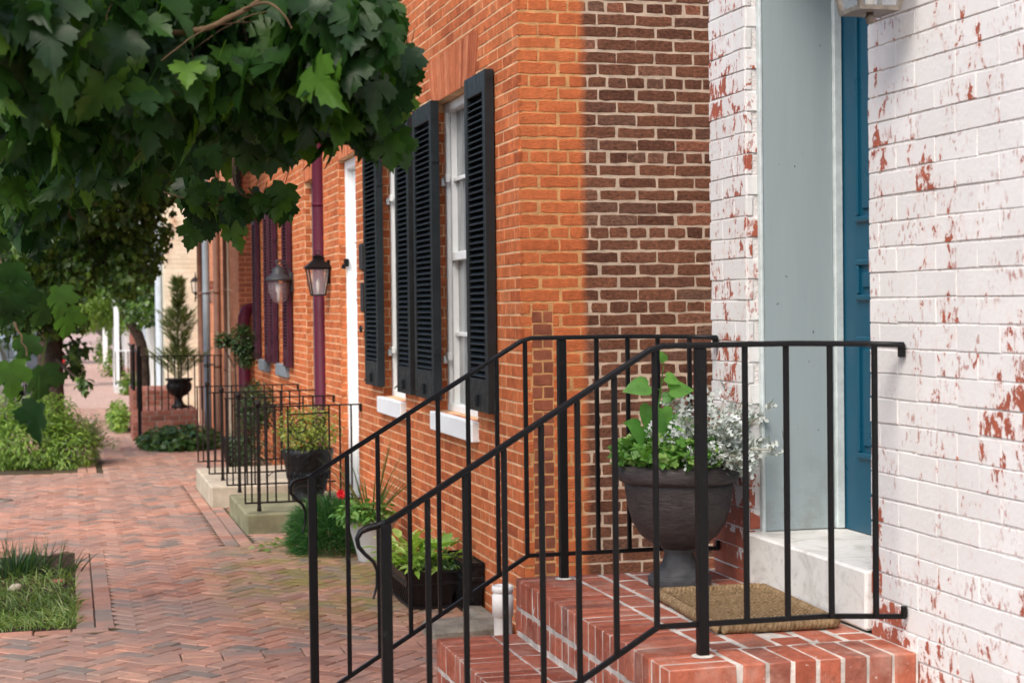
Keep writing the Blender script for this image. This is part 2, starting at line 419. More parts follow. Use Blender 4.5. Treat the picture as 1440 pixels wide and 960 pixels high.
def leaf_mat(name, cols, rough=.42, trans=.30, spec=.5, vein=False):
    T = NT(name); P = T.pos(); R = T.rnd()
    c = T.ramp(R, cols)
    c = T.mix(1., c, T.mr(T.noise(P, 30, 3), .3, .7, .8, 1.2), 'MULTIPLY')
    T.bump(T.noise(P, 90, 3), .25, .003)
    T.fin(c, rough, spec)
    tr = T.n('ShaderNodeBsdfTranslucent', i_Color=T.mix(1., c, (1.5,1.7,.7), 'MULTIPLY'))
    mx = T.n('ShaderNodeMixShader', i_Fac=trans, i_1=T.b.outputs[0], i_2=tr.outputs[0])
    T.t.links.new(mx.outputs[0], T.out.inputs[0])
    return T.m
MT['maple'] = leaf_mat('maple_leaf', [(0,(.011,.036,.010)),(.4,(.021,.058,.014)),(.75,(.035,.092,.018)),(.93,(.068,.155,.023)),(1,(.12,.24,.03))], .36, .38, .26)
MT['mid_leaf'] = leaf_mat('street_tree_leaf', [(0,(.028,.066,.014)),(.5,(.055,.12,.022)),(1,(.13,.23,.035))])
MT['far_leaf'] = leaf_mat('sunny_leaf', [(0,(.09,.17,.025)),(1,(.20,.30,.04))], trans=.4)
MT['bush'] = leaf_mat('bush_leaf', [(0,(.08,.16,.024)),(.5,(.15,.27,.035)),(1,(.28,.40,.06))], .5)
MT['sprig'] = leaf_mat('dry_sprig', [(0,(.12,.17,.06)),(1,(.25,.27,.13))], .6)
MT['ivy'] = leaf_mat('ivy_leaf', [(0,(.03,.08,.025)),(.6,(.05,.12,.03)),(1,(.13,.20,.04))], .4)
MT['conifer'] = leaf_mat('conifer_needle', [(0,(.08,.12,.04)),(1,(.19,.23,.08))], .6)
MT['topiary'] = leaf_mat('boxwood_leaf', [(0,(.018,.045,.015)),(1,(.05,.10,.025))], .4)
MT['yellow_leaf'] = leaf_mat('golden_leaf', [(0,(.12,.16,.03)),(.5,(.20,.26,.04)),(1,(.33,.36,.07))], .5)
MT['hosta'] = leaf_mat('hosta_leaf', [(0,(.16,.30,.04)),(.5,(.26,.44,.06)),(1,(.48,.58,.18))], .4)
MT['dusty'] = leaf_mat('silver_leaf', [(0,(.36,.40,.37)),(.5,(.50,.54,.52)),(1,(.64,.67,.66))], .75, .12, .2)
MT['dustystem'] = plain('silver_stem', (.40,.38,.31), .8, .2, var=.3, scale=20)
MT['heart'] = leaf_mat('heart_leaf', [(0,(.07,.21,.035)),(1,(.14,.32,.06))], .4, .35)
MT['parsley'] = leaf_mat('parsley_leaf', [(0,(.075,.19,.03)),(.6,(.12,.28,.045)),(1,(.24,.38,.09))], .5)
MT['grass'] = leaf_mat('grass_blade', [(0,(.08,.15,.025)),(.6,(.15,.24,.05)),(1,(.30,.34,.12))], .5)
MT['darkgrass'] = leaf_mat('dark_grass_blade', [(0,(.020,.050,.022)),(.7,(.035,.085,.03)),(1,(.10,.17,.05))], .4)
MT['mound'] = leaf_mat('fine_mound_leaf', [(0,(.03,.10,.035)),(1,(.07,.19,.05))], .5)
MT['petal'] = leaf_mat('red_petal', [(0,(.55,.005,.012)),(1,(.75,.01,.02))], .5, .2)

# ------------------------------------------------------------------ bricks
def brick(mb, O, U, V, N, u0, u1, v0, v1, back, front, ch, mi, rnd, j=.0012, proud=.0012, rag=0.):
    if rag and u1-u0 > .06:                     # hand-made brick with a crumbled outline
        d = front + rnd.uniform(-proud, proud); k = 5 if u1-u0 > .15 else 3
        pts = [(u0+(u1-u0)*i/k, v0) for i in range(k)] + [(u1, v0), (u1, (v0+v1)/2)] + [(u1-(u1-u0)*i/k, v1) for i in range(k)] + [(u0, v1), (u0, (v0+v1)/2)]
        pts = [(a+rnd.uniform(-rag,rag)*.8, b+rnd.uniform(-rag,rag)) for a, b in pts]
        cu, cv = (u0+u1)/2, (v0+v1)/2; n = len(pts); rnd_c = .0018
        for q in (0, k, k+2, 2*k+2):            # worn corners
            if q < n: a, b = pts[q]; e = rnd.uniform(0, rnd_c*1.6); pts[q] = (a + (e if a < cu else -e), b + (e if b < cv else -e))
        vs = [O + U*a + V*b + N*back for a, b in pts] + [O + U*a + V*b + N*(d-.002) for a, b in pts]
        vs += [O + U*(a+(.003 if a < cu else -.003)) + V*(b+(.003 if b < cv else -.003)) + N*d for a, b in pts] + [O + U*cu + V*cv + N*(d+rnd.uniform(-.001,.001))]
        fs = []
        for i in range(n):
            i2 = (i+1) % n; fs += [(i,i2,n+i2,n+i), (n+i,n+i2,2*n+i2,2*n+i), (2*n+i,2*n+i2,3*n)]
        mb.add(vs, fs, mi); return
    d = front + rnd.uniform(-proud, proud)
    def J(): return rnd.uniform(-j, j)
    c = [(u0+J(), v0+J()), (u1+J(), v0+J()), (u1+J(), v1+J()), (u0+J(), v1+J())]
    sg = [(1,1),(-1,1),(-1,-1),(1,-1)]
    vs = [O + U*a + V*b + N*back for a, b in c]
    vs += [O + U*a + V*b + N*(d-ch*.7) for a, b in c]
    vs += [O + U*(a+s*ch) + V*(b+t*ch) + N*d for (a, b), (s, t) in zip(c, sg)]
    fs = []
    for k in range(4):
        k2 = (k+1) % 4
        fs += [(k, k2, 4+k2, 4+k), (4+k, 4+k2, 8+k2, 8+k)]
    fs.append((8,9,10,11))
    mb.add(vs, fs, mi)
def wall_bricks(mb, O, U, N, L, Z, holes, mi=0, course=.0677, blen=.215, joint=.010, front=.0, back=-.02, ch=.003, hdr=0, seed=1, minz=None, j=.0012, pick=None, wob=0., proud=.0012, ju=None, rag=0.):
    """real bricks laid in courses over the rectangle L x Z; holes = [(u0,v0,u1,v1)]"""
    rnd = random.Random(seed); O, U, N = Vector(O), Vector(U), Vector(N); V = Vector((0,0,1))
    n = int(Z/course)
    for r in range(n):
        v0 = r*course + joint/2; v1 = (r+1)*course - joint/2
        header = hdr and r % hdr == hdr-1
        bl = blen/2 if header else blen
        u = -bl*(0 if header else (.5 if r % 2 else 0)) - (blen*.25 if header else 0)
        while u < L:
            g_ = (ju or joint)/2; a, b = u + g_ + rnd.uniform(-1,1)*wob, u + bl - g_ + rnd.uniform(-1,1)*wob
            a, b = max(a, 0.), min(b, L); u += bl
            if b-a < .02: continue
            rects = [(a, v0, b, v1)]
            for h in holes:
                nxt = []
                for q in rects:
                    if q[2] <= h[0] or q[0] >= h[2] or q[3] <= h[1] or q[1] >= h[3]: nxt.append(q); continue
                    if q[0] < h[0]: nxt.append((q[0], q[1], h[0], q[3]))
                    if q[2] > h[2]: nxt.append((h[2], q[1], q[2], q[3]))
                    m0, m1 = max(q[0], h[0]), min(q[2], h[2])
                    if q[1] < h[1]: nxt.append((m0, q[1], m1, h[1]))
                    if q[3] > h[3]: nxt.append((m0, h[3], m1, q[3]))
                rects = nxt
            for q in rects:
                if q[2]-q[0] > .015 and q[3]-q[1] > .012:
                    k = pick(q, rnd) if pick else mi
                    w = wob*.4
                    brick(mb, O, U, V, N, q[0], q[2], q[1]+rnd.uniform(-w,w), q[3]+rnd.uniform(-w,w), back, front, ch, k, rnd, j, proud, rag)
def panel_boxes(mb, X0, X1, y0, y1, z0, z1, holes, mi=0):
    """solid facade slab between X0 and X1 with rectangular openings (y0,z0,y1,z1)"""
    ys = sorted({y0, y1, *[h[0] for h in holes], *[h[2] for h in holes]}); ys = [a for a in ys if y0 <= a <= y1]
    zs = sorted({z0, z1, *[h[1] for h in holes], *[h[3] for h in holes]}); zs = [a for a in zs if z0 <= a <= z1]
    for a, b in zip(ys, ys[1:]):
        run = None
        for c, d in zip(zs, zs[1:]):
            my, mz = (a+b)/2, (c+d)/2
            if any(h[0] < my < h[2] and h[1] < mz < h[3] for h in holes):
                if run: mb.box((X0,a,run[0]), (X1,b,run[1]), mi); run = None
            else: run = (run[0] if run else c, d)
        if run: mb.box((X0,a,run[0]), (X1,b,run[1]), mi)

# ------------------------------------------------------------------ foliage
MAPLE = [(0,.03),(.12,-.06),(.26,-.03),(.40,.0),(.40,.09),(.35,.16),(.46,.25),(.60,.37),(.53,.41),(.54,.52),(.44,.53),(.42,.63),(.28,.53),(.23,.62),(.31,.75),(.20,.77),(.16,.88),(.07,.90),(0,1.06)]
MAPLE_R = MAPLE + [(-x, y) for x, y in MAPLE[-2:0:-1]]
HEART = [(0,.02),(.16,-.08),(.36,-.02),(.46,.18),(.40,.45),(.22,.75),(0,1.05)]
HEART_R = HEART + [(-x, y) for x, y in HEART[-2:0:-1]]
LANCE = [(0,0),(.12,.2),(.16,.45),(.10,.75),(0,1.0)]
LANCE_R = LANCE + [(-x, y) for x, y in LANCE[-2:0:-1]]
OVAL_R = [(0,0),(.24,.22),(.30,.5),(.18,.82),(0,1),(-.18,.82),(-.30,.5),(-.24,.22)]
def leaf(mb, p, tip, nrm, size, shape, rnd, fold=.25, droop=.3, mi=0, stem=0.):
    t = tip.normalized(); n = nrm - t*nrm.dot(t)
    if n.length < 1e-4: n = t.orthogonal()
    n.normalize(); s = t.cross(n)
    curl = rnd.uniform(-.12, .12)
    def P(x, y): return p + (t*y + s*x + n*(abs(x)*fold + x*curl - droop*y*y))*size
    vs = [P(0,.38)] + [P(x, y) for x, y in shape]; k = len(shape)
    fs = [(0, 1+i, 1+(i+1) % k) for i in range(k)]
    if stem:
        w = s*size*.012; q = p - t*size*stem + n*size*stem*.3
        vs += [p-w, p+w, q+w, q-w]; b = k+1; fs.append((b,b+1,b+2,b+3))
    mb.add(vs, fs, mi, True)
def rvec(rnd): 
    while True:
        v = Vector((rnd.uniform(-1,1), rnd.uniform(-1,1), rnd.uniform(-1,1)))
        if .05 < v.length < 1: return v
def cloud(mb, c, r, n, size, shape, rnd, down=.8, up=.8, out=.5, shell=0., fold=.2, droop=.25, mi=0, stem=0., zmin=None):
    c = Vector(c); r = Vector(r) if not isinstance(r, (int, float)) else Vector((r,r,r))
    for _ in range(n):
        d = rvec(rnd)
        if shell: d = d.normalized()*rnd.uniform(shell, 1)
        p = c + Vector((d.x*r.x, d.y*r.y, d.z*r.z))
        if zmin is not None and p.z < zmin: continue
        hz = Vector((rnd.uniform(-1,1), rnd.uniform(-1,1), 0))
        tip = hz + d*out + Vector((0,0,-down*rnd.uniform(.4,1.4)))
        nr = Vector((0,0,up)) + d*out + rvec(rnd)*.7
        leaf(mb, p, tip, nr, size*rnd.uniform(.6,1.2), shape, rnd, fold*rnd.uniform(.2,2.6), droop*rnd.uniform(.2,2.2), mi, stem)
def blade(mb, p, d, L, w, bend, rnd, seg=5, mi=0):
    d = Vector(d).normalized(); s = d.cross(Vector((0,0,1)))
    s = s.normalized() if s.length > .01 else Vector((1,0,0))
    a = rnd.uniform(0, PI); s = (s*math.cos(a*.5) + s.cross(d)*math.sin(a*.3)).normalized()
    h = Vector((d.x, d.y, 0)); h = h.normalized() if h.length > .01 else Vector((1,0,0))
    vs = []; q = Vector(p); cur = d.copy()
    for i in range(seg+1):
        k = i/seg; ww = w*(1-k**1.6)*.5 + .0004
        vs += [q - s*ww, q + s*ww]
        q = q + cur*(L/seg); cur = (cur + (h*.5 - Vector((0,0,1)))*bend/seg).normalized()
    mb.add(vs, [(2*i, 2*i+1, 2*i+3, 2*i+2) for i in range(seg)], mi, True)
def limb(mb, pts, r0, r1, n=8, rnd=RND, wob=.02):
    P = [Vector(p) for p in pts]; out = []; R = []
    m = 8*(len(P)-1)
    for i in range(m+1):
        t = i/m*(len(P)-1); k = min(int(t), len(P)-2); f = t-k
        a = P[max(k-1,0)]; b = P[k]; c = P[k+1]; d = P[min(k+2,len(P)-1)]
        q = .5*((2*b) + (c-a)*f + (2*a-5*b+4*c-d)*f*f + (3*b-a-3*c+d)*f**3)
        out.append(q + rvec(rnd)*wob*(r0)); R.append((r0 + (r1-r0)*i/m)*rnd.uniform(.93,1.07))
    mb.tube(out, R, n)
    return out

# ================================================================== WORLD / LIGHT / CAMERA
w = bpy.data.worlds.new('World'); C.world = w; w.use_nodes = True
wn = w.node_tree; bg = wn.nodes['Background']
sky = wn.nodes.new('ShaderNodeTexSky'); sky.sky_type = 'NISHITA'; sky.sun_disc = False
SUN_EL, SUN_AZ = rad(50), rad(224)          # azimuth clockwise from +Y
sky.sun_elevation = SUN_EL; sky.sun_rotation = SUN_AZ
sky.air_density = 1.0; sky.dust_density = 3.4; sky.ozone_density = 1.0; sky.altitude = 50
wn.links.new(sky.outputs[0], bg.inputs[0]); bg.inputs[1].default_value = .15
sd = bpy.data.lights.new('sun', 'SUN'); sd.energy = 1.0; sd.angle = rad(32); sd.color = (1., .955, .88)
so = bpy.data.objects.new('sun', sd); COL.objects.link(so)
dirs = Vector((math.sin(SUN_AZ)*math.cos(SUN_EL), math.cos(SUN_AZ)*math.cos(SUN_EL), math.sin(SUN_EL)))
so.rotation_euler = (-dirs).to_track_quat('-Z', 'Y').to_euler()
cd = bpy.data.cameras.new('camera'); co = bpy.data.objects.new('camera', cd); COL.objects.link(co)
cd.sensor_width = 36; cd.lens = F_PX*36/1440; cd.clip_start = .05; cd.clip_end = 2000
M = Matrix((CR, CU, -CF)).transposed().to_4x4(); M.translation = Vector((0,0,H)); co.matrix_world = M
cd.dof.use_dof = True; cd.dof.focus_distance = 6.6; cd.dof.aperture_fstop = 5.4
C.camera = co
C.view_settings.view_transform = 'Standard'; C.view_settings.look = 'None'; C.view_settings.gamma = 1
C.view_settings.exposure = 1.0
try: C.view_settings.use_curve_mapping = False
except Exception: pass
C.render.engine = 'CYCLES'
C.cycles.max_bounces = 6; C.cycles.transparent_max_bounces = 12; C.cycles.use_denoising = True

# ================================================================== GROUND
XW = 2.33
def strip(x0, x1, ys, dz=0., mi=0, mb=None):
    mb = mb or MB()
    for a, b in zip(ys, ys[1:]):
        mb.add([(x0,a,gz(a)+dz),(x1,a,gz(a)+dz),(x1,b,gz(b)+dz),(x0,b,gz(b)+dz)], [(0,1,2,3)], mi)
    return mb
YS = [-60,-5,0,5,10,15,20,25,30,37,60,100,160,260,400]
mb = MB()
for x0, x1 in ((-200,-9.6),(-9.6,-1.0),(-1.0,2.33),(2.33,200)):
    strip(x0, x1, YS, -.16 if x0 == -9.6 else -.012, 0, mb)
mb.add([(-1.0,-60,gz(-5)-.012),(-1.0,-5,gz(-5)-.012),(-1.0,0,gz(0)-.012),(-1.0,37,gz(37)-.012),(-1.0,400,gz(37)-.012),
        (-1.0,400,gz(37)-.16),(-1.0,37,gz(37)-.16),(-1.0,0,gz(0)-.16),(-1.0,-5,gz(-5)-.16),(-1.0,-60,gz(-5)-.16)], [tuple(range(10))])
tag(mb.build('ground', MT['soil']), kind='structure')
tag(strip(-9.6, -1.0, YS, -.150).build('road', MT['asphalt']), kind='structure')
mb = MB()
y = -3.
while y < 90:
    L = 1.8
    mb.cbox((-1.12, y, gz(y)-.3), (-.93, y+L-.012, gz(y+L/2)+.012), .012, 0, .002); y += L
tag(mb.build('kerb', MT['stone']), kind='structure')
mb = MB()
strip(-.93, 2.33, [-4,0,5,10,15,20,25,30,35], -.002, 0, mb)
tag(mb.build('sidewalk_bed', MT['sand']), kind='structure')
tag(strip(-.93, 2.33, [35,37,45,60,80,110,160,260], .0).build('far_sidewalk', MT['far_walk']), kind='structure')

# herringbone brick pavers
rp = random.Random(3); mb = MB()
W_ = .104; ca = math.cos(rad(45)); sa = math.sin(rad(45))
PITS = [(-.93,9.72,.0,12.95), (-.93,19.9,.05,23.4), (-.93,29.,.0,31.5), (.6,36.,.6,36.)]
def in_walk(x, y):
    if not (-.93 < x < 2.30 and 1.5 < y < 35): return False
    for a, b, c_, d in PITS:
        if a-.02 < x < c_+.26 and b-.1 < y < d+.05: return False
    if 8.57 < y < 8.71 and x > .3: return False
    if 1.12 < x < 1.36 and 12.9 < y < 18: return False
    return True
def paver(mb, cx, cy, lx, ly, ang, dz=0.):
    c, s = math.cos(ang), math.sin(ang)
    z = gz(cy) + dz + rp.uniform(-.003, .003) + .006*math.sin(cx*2.1+1.3*math.sin(cy*.9))*math.sin(cy*1.7); tx, ty = rp.uniform(-.016,.016), rp.uniform(-.012,.012)
    vs = []
    for lev, inset, zz in ((0,0,-.03),(1,0,-.006),(2,.005,0)):
        for sx, sy in ((-1,-1),(1,-1),(1,1),(-1,1)):
            a, b = sx*(lx/2-inset), sy*(ly/2-inset)
            vs.append((cx + a*c - b*s, cy + a*s + b*c, z + .008 + zz + a*tx + b*ty))
    fs = [(8,9,10,11)]
    for k in range(4):
        k2 = (k+1) % 4; fs += [(k,k2,4+k2,4+k),(4+k,4+k2,8+k2,8+k)]
    mb.add(vs, fs)
R_ = int(40/W_)
for i in range(-R_, R_):
    for j in range(-R_, R_):
        k = (i-j) % 4
        if k == 0: cx, cy, a = (i+1)*W_, (j+.5)*W_, 0.
        elif k == 3: cx, cy, a = (i+.5)*W_, (j+1)*W_, PI/2
        else: continue
        X = cx*ca - cy*sa + .7; Y = cx*sa + cy*ca + 16
        if in_walk(X, Y): paver(mb, X, Y, 2*W_-.0085, W_-.0085, a+PI/4)
y0 = 8.64                                     # a cross band of headers and the pit / slab borders
x = .32
while x < 2.25: 
    for q in (-.055, .055): paver(mb, x+.1, y0+q, .2, .1, rp.uniform(-.02,.02), .005)
    x += .208
for (a, b, c_, d) in PITS[:3]:
    y = b
    while y < d:
        for q in (.055, .165): paver(mb, c_+q, y+.1, .102, .2, PI*0+rp.uniform(-.015,.015), .003)
        y += .208
    x = -.85
    while x < c_: 
        paver(mb, x+.1, b-.06, .2, .1, rp.uniform(-.02,.02), .003); x += .208
y = 12.95
while y < 17.9:
    for q in (1.185, 1.295): paver(mb, q, y+.1, .102, .2, rp.uniform(-.01,.01), .002)
    y += .208
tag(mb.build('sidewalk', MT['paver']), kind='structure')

# ================================================================== WHITE PAINTED HOUSE
DY0, DY1, DZ0, DZ1 = 4.555, 5.50, .62, 3.05
h1 = thing('brick_house', 'white painted brick house with peeling paint and a deep blue front door', 'house', (4.2, 3.0, gz(3)))
mb = MB()
hol = [(DY0, DZ0, DY1, DZ1)]
panel_boxes(mb, XW+.0034, 2.74, -2.5, 5.834, -.6, 6.6, hol, 1)
mb.box((2.74,-2.5,-.6), (8.,5.834,6.6), 1)
ZB = -.35
wall_bricks(mb, (XW,-2.5,ZB), (0,1,0), (-1,0,0), 8.34, 5.2, [(a+2.5, b-ZB, c_+2.5, d-ZB) for a, b, c_, d in hol], 0, .0745, .222, .0060, .0, -.02, .0014, 0, 11, wob=.002, j=.0022, proud=.0014, ju=.0022)
# brick returns: far jamb of the doorway, near jamb, and the end wall to the alley
wall_bricks(mb, (XW+.003,5.494,ZB), (1,0,0), (0,-1,0), .047, 3.4, [(0,0,.05,DZ0-ZB)], 0, .0745, .05, .006, .0, -.01, .002, 0, 12)
wall_bricks(mb, (XW+.003,5.84,ZB), (1,0,0), (0,1,0), 3.0, 5.2, [], 0, .0745, .222, .011, .0, -.012, .0045, 0, 13)
mb.box((2.2,-2.6,6.6), (8.1,5.86,6.72), 1)
mb.build('wall', [MT['peel'], MT['peel_mortar']], h1)
mb = MB(); mb.box((2.1,-2.6,6.722), (8.2,5.9,6.9)); mb.build('roof', MT['roof'], h1)
dd = MB()                                     # blue panelled door
DX = 2.69
dd.box((DX, DY0+.02, .838), (DX+.045, DY1-.025, 2.98))
def door_panel(mb, X, ya, yb, za, zb, d=.014, w=.022):
    # moulding ring standing proud + raised field
    for a, b, c_, e in ((ya,za,yb,za+w),(ya,zb-w,yb,zb),(ya,za+w,ya+w,zb-w),(yb-w,za+w,yb,zb-w)):
        mb.cbox((X-d,a,c_ if False else b), (X+.005,c_,e), .005)
    mb.cbox((X-.008, ya+w+.02, za+w+.02), (X+.005, yb-w-.02, zb-w-.02), .007)
for za, zb in ((1.93,2.82),(1.655,1.80),(1.10,1.53)):
    for ya, yb in ((4.70,4.98),(5.06,5.345)): door_panel(dd, DX, ya, yb, za, zb)
dr = dd.build('door', MT['blue'], h1); tag(dr, 'deep blue panelled front door set back in its recess')
k = MB(); k.lathe([(0,0),(.012,0),(.012,.03),(.027,.04),(.030,.055),(.022,.068),(0,.07)], (0,0,0), 20)
k.v = [(DX-.0-z, 4.655+x_, 1.62+y_) for x_, y_, z in k.v]; k.build('door_knob', MT['bronze'], dr)
mb = MB()
mb.cbox((2.385,5.468,.838), (2.655,5.492,DZ1-.03), .003)          # far jamb panel
mb.cbox((2.655,5.452,.838), (2.688,5.492,DZ1-.03), .004, 2)       # door stop, lighter
mb.cbox((2.372,5.464,.74), (2.386,5.494,DZ1-.0), .004, 2)
mb.cbox((2.385,DY0+.005,.838), (2.688,DY0+.025,DZ1-.03), .003)
mb.cbox((2.385,DY0+.005,DZ1-.03), (2.688,5.492,DZ1-.004), .003)
mb.build('door_frame', [MT['greyblue'], MT['white'], MT['caulk']], h1)
mb = MB(); mb.cbox((2.312,4.562,.655), (2.735,5.487,.836), .008, 0, .002); mb.build('doorstep', MT['marble'], h1)

# ================================================================== BRICK STEPS
st = thing('brick_steps', 'red brick entrance steps and landing with rowlock edges and white mortar under the blue door', 'steps', (1.9, 5.0, gz(5)))
mb = MB(); rs = random.Random(21)
XL, YN, YF, ZL = 1.568, 4.265, 5.885, .65
def tread(x0, x1, z, hh, edge_rows=True):
    """one level: mortar core, rowlock edge on the left and near sides, flat pavers inside"""
    e = .006
    mb.box((x0+.003, YN+.003, z-hh-.1 if z > .1 else z-hh), (x1, YF-e, z-.0035), 1)
    n = round((YF-YN)/.0735); s = (YF-YN)/n
    for i in range(n):                                           # left edge rowlocks, full length
        a, b = YN+i*s+.0042, YN+(i+1)*s-.0042
        if i == 0: a = YN
        zz = rs.uniform(-.002,.002)
        mb.cbox((x0+rs.uniform(-.002,.002), a, z-.102), (x0+.205, b, z+zz), .005, 0, .0015, rs)
        # second course below
        mb.cbox((x0-.001+rs.uniform(-.002,.002), a+.002, z-.102-.012-.075), (x0+.15, b-.002, z-.116), .005, 0, .0015, rs)
    return s
tread(XL, XW-.003, ZL, .205)
# the corner: one long brick end shows on the near face
xs = XL + .217; n = 7; s = (XW-.004-xs)/n
for i in range(n):
    mb.cbox((xs+i*s+.003, YN+rs.uniform(-.003,.003), ZL-.102), (xs+(i+1)*s-.0055, YN+.205, ZL+rs.uniform(-.002,.002)), .005, 0, .0015, rs)
for i in range(4):
    mb.cbox((XL+.01+i*.19, YN+.004, ZL-.19), (XL+.19+i*.19, YN+.1, ZL-.115), .005, 0, .0015, rs)
x = XL + .215; row = 0
while x < XW-.03:
    x1 = min(x+.1, XW-.006); y = YN+.215 - (0 if row % 2 else .1)
    while y < YF-.03:
        a, b = max(y, YN+.215), min(y+.2, YF-.008)
        if b-a > .03: mb.cbox((x+.005, a+.006, ZL-.06), (x1-.004, b-.006, ZL-.001+rs.uniform(-.002,.0015)), .004, 0, .0015, rs)
        y += .207
    x += .1085; row += 1
for q, (xa, z) in enumerate(((1.268,.446),(.968,.246),(.668,.05))):
    tread(xa, XL+.1 if q == 0 else xa+.45, z, .2)
    y = YN
    while y < YF-.03:
        b = min(y+.2, YF-.006)
        mb.cbox((xa+.213, y+.006, z-.06), (xa+.299, b-.006, z-.001+rs.uniform(-.002,.002)), .004, 0, .0015, rs); y += .207
mb.build('steps', [MT['step'], MT['mortar_white']], st)

# ================================================================== STAIR RAILINGS
SL = .598
def stair_railing(Y, label, post_x, bend_x, flat, slope, wy):
    t = thing('stair_railing', label, 'railing', (1.6, Y, ZL), 'iron handrails of the brick steps')
    zt, zb = 1.530, .742; nx = .812
    zs = lambda x, z: z - (bend_x-x)*SL
    mb = MB()
    pts = [(XW-.005, wy, zt-.008), (2.22, Y+(wy-Y)*.5, zt-.004), (2.0, Y, zt), (bend_x+.02, Y, zt), (bend_x-.02, Y, zs(bend_x-.02, zt)), (nx, Y, zs(nx, zt))]
    for p, q in zip(pts, pts[1:]): mb.bar(Vector(p), Vector(q), .032, .007, Vector((0,1,0)))
    mb.tube([(p[0],p[1],p[2]+.004) for p in pts], .0085, 10)
    z0 = zs(nx, zt)+.006
    curl = [(nx,0,0),(nx-.025,0,-.008),(nx-.05,0,-.013),(nx-.068,0,-.022),(nx-.078,0,-.04),(nx-.074,0,-.062),(nx-.056,0,-.084),(nx-.034,0,-.104),(nx-.024,0,-.13),(nx-.026,0,-.17),(nx-.036,0,-.205)]
    mb.tube([(a, Y, z0+c_) for a, b, c_ in curl], [.0085,.010,.010,.0085,.007,.006,.0055,.005,.0045,.004,.003], 8)
    mb.cbox((XW-.022, wy-.009, zt-.040), (XW-.003, wy+.009, zt-.001), .003)
    mb.build('top_rail', MT['iron'], t)
    mb = MB()
    pts = [(XW-.005, wy, zb-.002), (2.1, Y, zb), (bend_x, Y, zb), (nx+.01, Y, zs(nx+.01, zb))]
    for p, q in zip(pts, pts[1:]): mb.bar(Vector(p), Vector(q), .014, .014, Vector((0,1,0)))
    mb.cbox((XW-.018, wy-.009, zb-.006), (XW-.003, wy+.009, zb+.028), .003)
    mb.build('bottom_rail', MT['iron'], t)
    for x in flat:
        yy = Y + (wy-Y)*max(0, (x-2.0)/(XW-2.0))
        mb = MB(); mb.cbox((x-.0075, yy-.0075, zb-.004), (x+.0075, yy+.0075, zt-.003), .002); mb.build('baluster', MT['iron'], t)
        if False: pass
    for x in slope:
        mb = MB(); mb.cbox((x-.0075, Y-.0075, zs(x, zb)-.004), (x+.0075, Y+.0075, zs(x, zt)-.003), .002); mb.build('baluster', MT['iron'], t)
    mb = MB(); mb.cbox((post_x-.0155, Y-.0155, ZL-.0), (post_x+.0155, Y+.0155, zt-.004), .003)
    mb.lathe([(.0,0),(.034,0),(.031,.002),(.022,.004),(0,.004)], (post_x, Y, ZL+.001), 14, 1)
    mb.build('post', [MT['iron'], MT['mortar_white']], t)
    mb = MB(); mb.cbox((nx-.0145, Y-.0145, .05), (nx+.0145, Y+.0145, zs(nx, zt)+.002), .003); mb.build('post', MT['iron'], t)
    return t
stair_railing(4.40, 'black iron handrail along the near edge of the brick landing, in front of the urn', 1.722, 1.588, (1.585,1.858,1.985,2.112,2.240), (1.465,1.356,1.251,1.144,1.033,.928), 4.335)
stair_railing(5.81, 'black iron handrail at the far edge of the brick landing, behind the urn planter', 1.733, 1.597, (1.595,1.867,1.988,2.101,2.22), (1.487,1.379,1.268,1.160,1.047,.937), 5.765)

# ================================================================== DOORMAT, URN AND ITS PLANTS
mb = MB(); rm = random.Random(5)
mx0, mx1, my0, my1 = 1.890, 2.272, 4.685, 5.335
mb.box((mx0+.01,my0+.01,ZL+.001), (mx1-.01,my1-.01,ZL+.010))
rows = int((my1-my0-.05)/.0165)
for r_ in range(rows):
    yy = my0 + .03 + r_*.0165
    for ph in (0, PI):
        o_ = rm.uniform(0, 6); am = rm.uniform(.0042,.0055)
        mb.tube([(mx0+.02+(mx1-mx0-.04)*k/52, yy+am*math.sin(k*1.35+ph+o_*0+r_*.9)+rm.uniform(-.0008,.0008), ZL+.013+.0055*math.cos(k*1.35+ph+r_*.9)+rm.uniform(-.001,.001)) for k in range(53)], .0052, 5)
def coir():
    T = NT('coir'); P = T.pos()
    c = T.mix(T.mr(T.noise(P, 55, 5, .7), .32, .68), (.16,.098,.048), (.40,.28,.16))
    c = T.mix(1., c, T.mr(T.rnd(), 0, 1, .8, 1.15), 'MULTIPLY')
    T.bump(T.noise(P, 240, 4, .7), 1., .004)
    return T.fin(c, .95, .1)
for side in range(2):                                   # rope border braids
    yy = my0 - .004 if side == 0 else my1+.004
    for ph in (0, PI):
        mb.tube([(mx0+.01+(mx1-mx0-.02)*k/90, yy+.010*math.sin(k*.9+ph), ZL+.016+.008*math.cos(k*.9+ph)) for k in range(91)], .0105, 6)
for xx in (mx0-.004, mx1-.008):
    for ph in (0, PI):
        mb.tube([(xx+.010*math.sin(k*.9+ph), my0+.005+(my1-my0-.01)*k/165, ZL+.016+.008*math.cos(k*.9+ph)) for k in range(166)], .0105, 6)
mb.v = [(x+(y-my0)*.058, y-(x-mx0)*.058, z) for x, y, z in mb.v]
tag(mb.build('doormat', coir(), None, (2.09,5.06,ZL)), 'braided brown coir doormat lying on the brick landing', 'doormat')

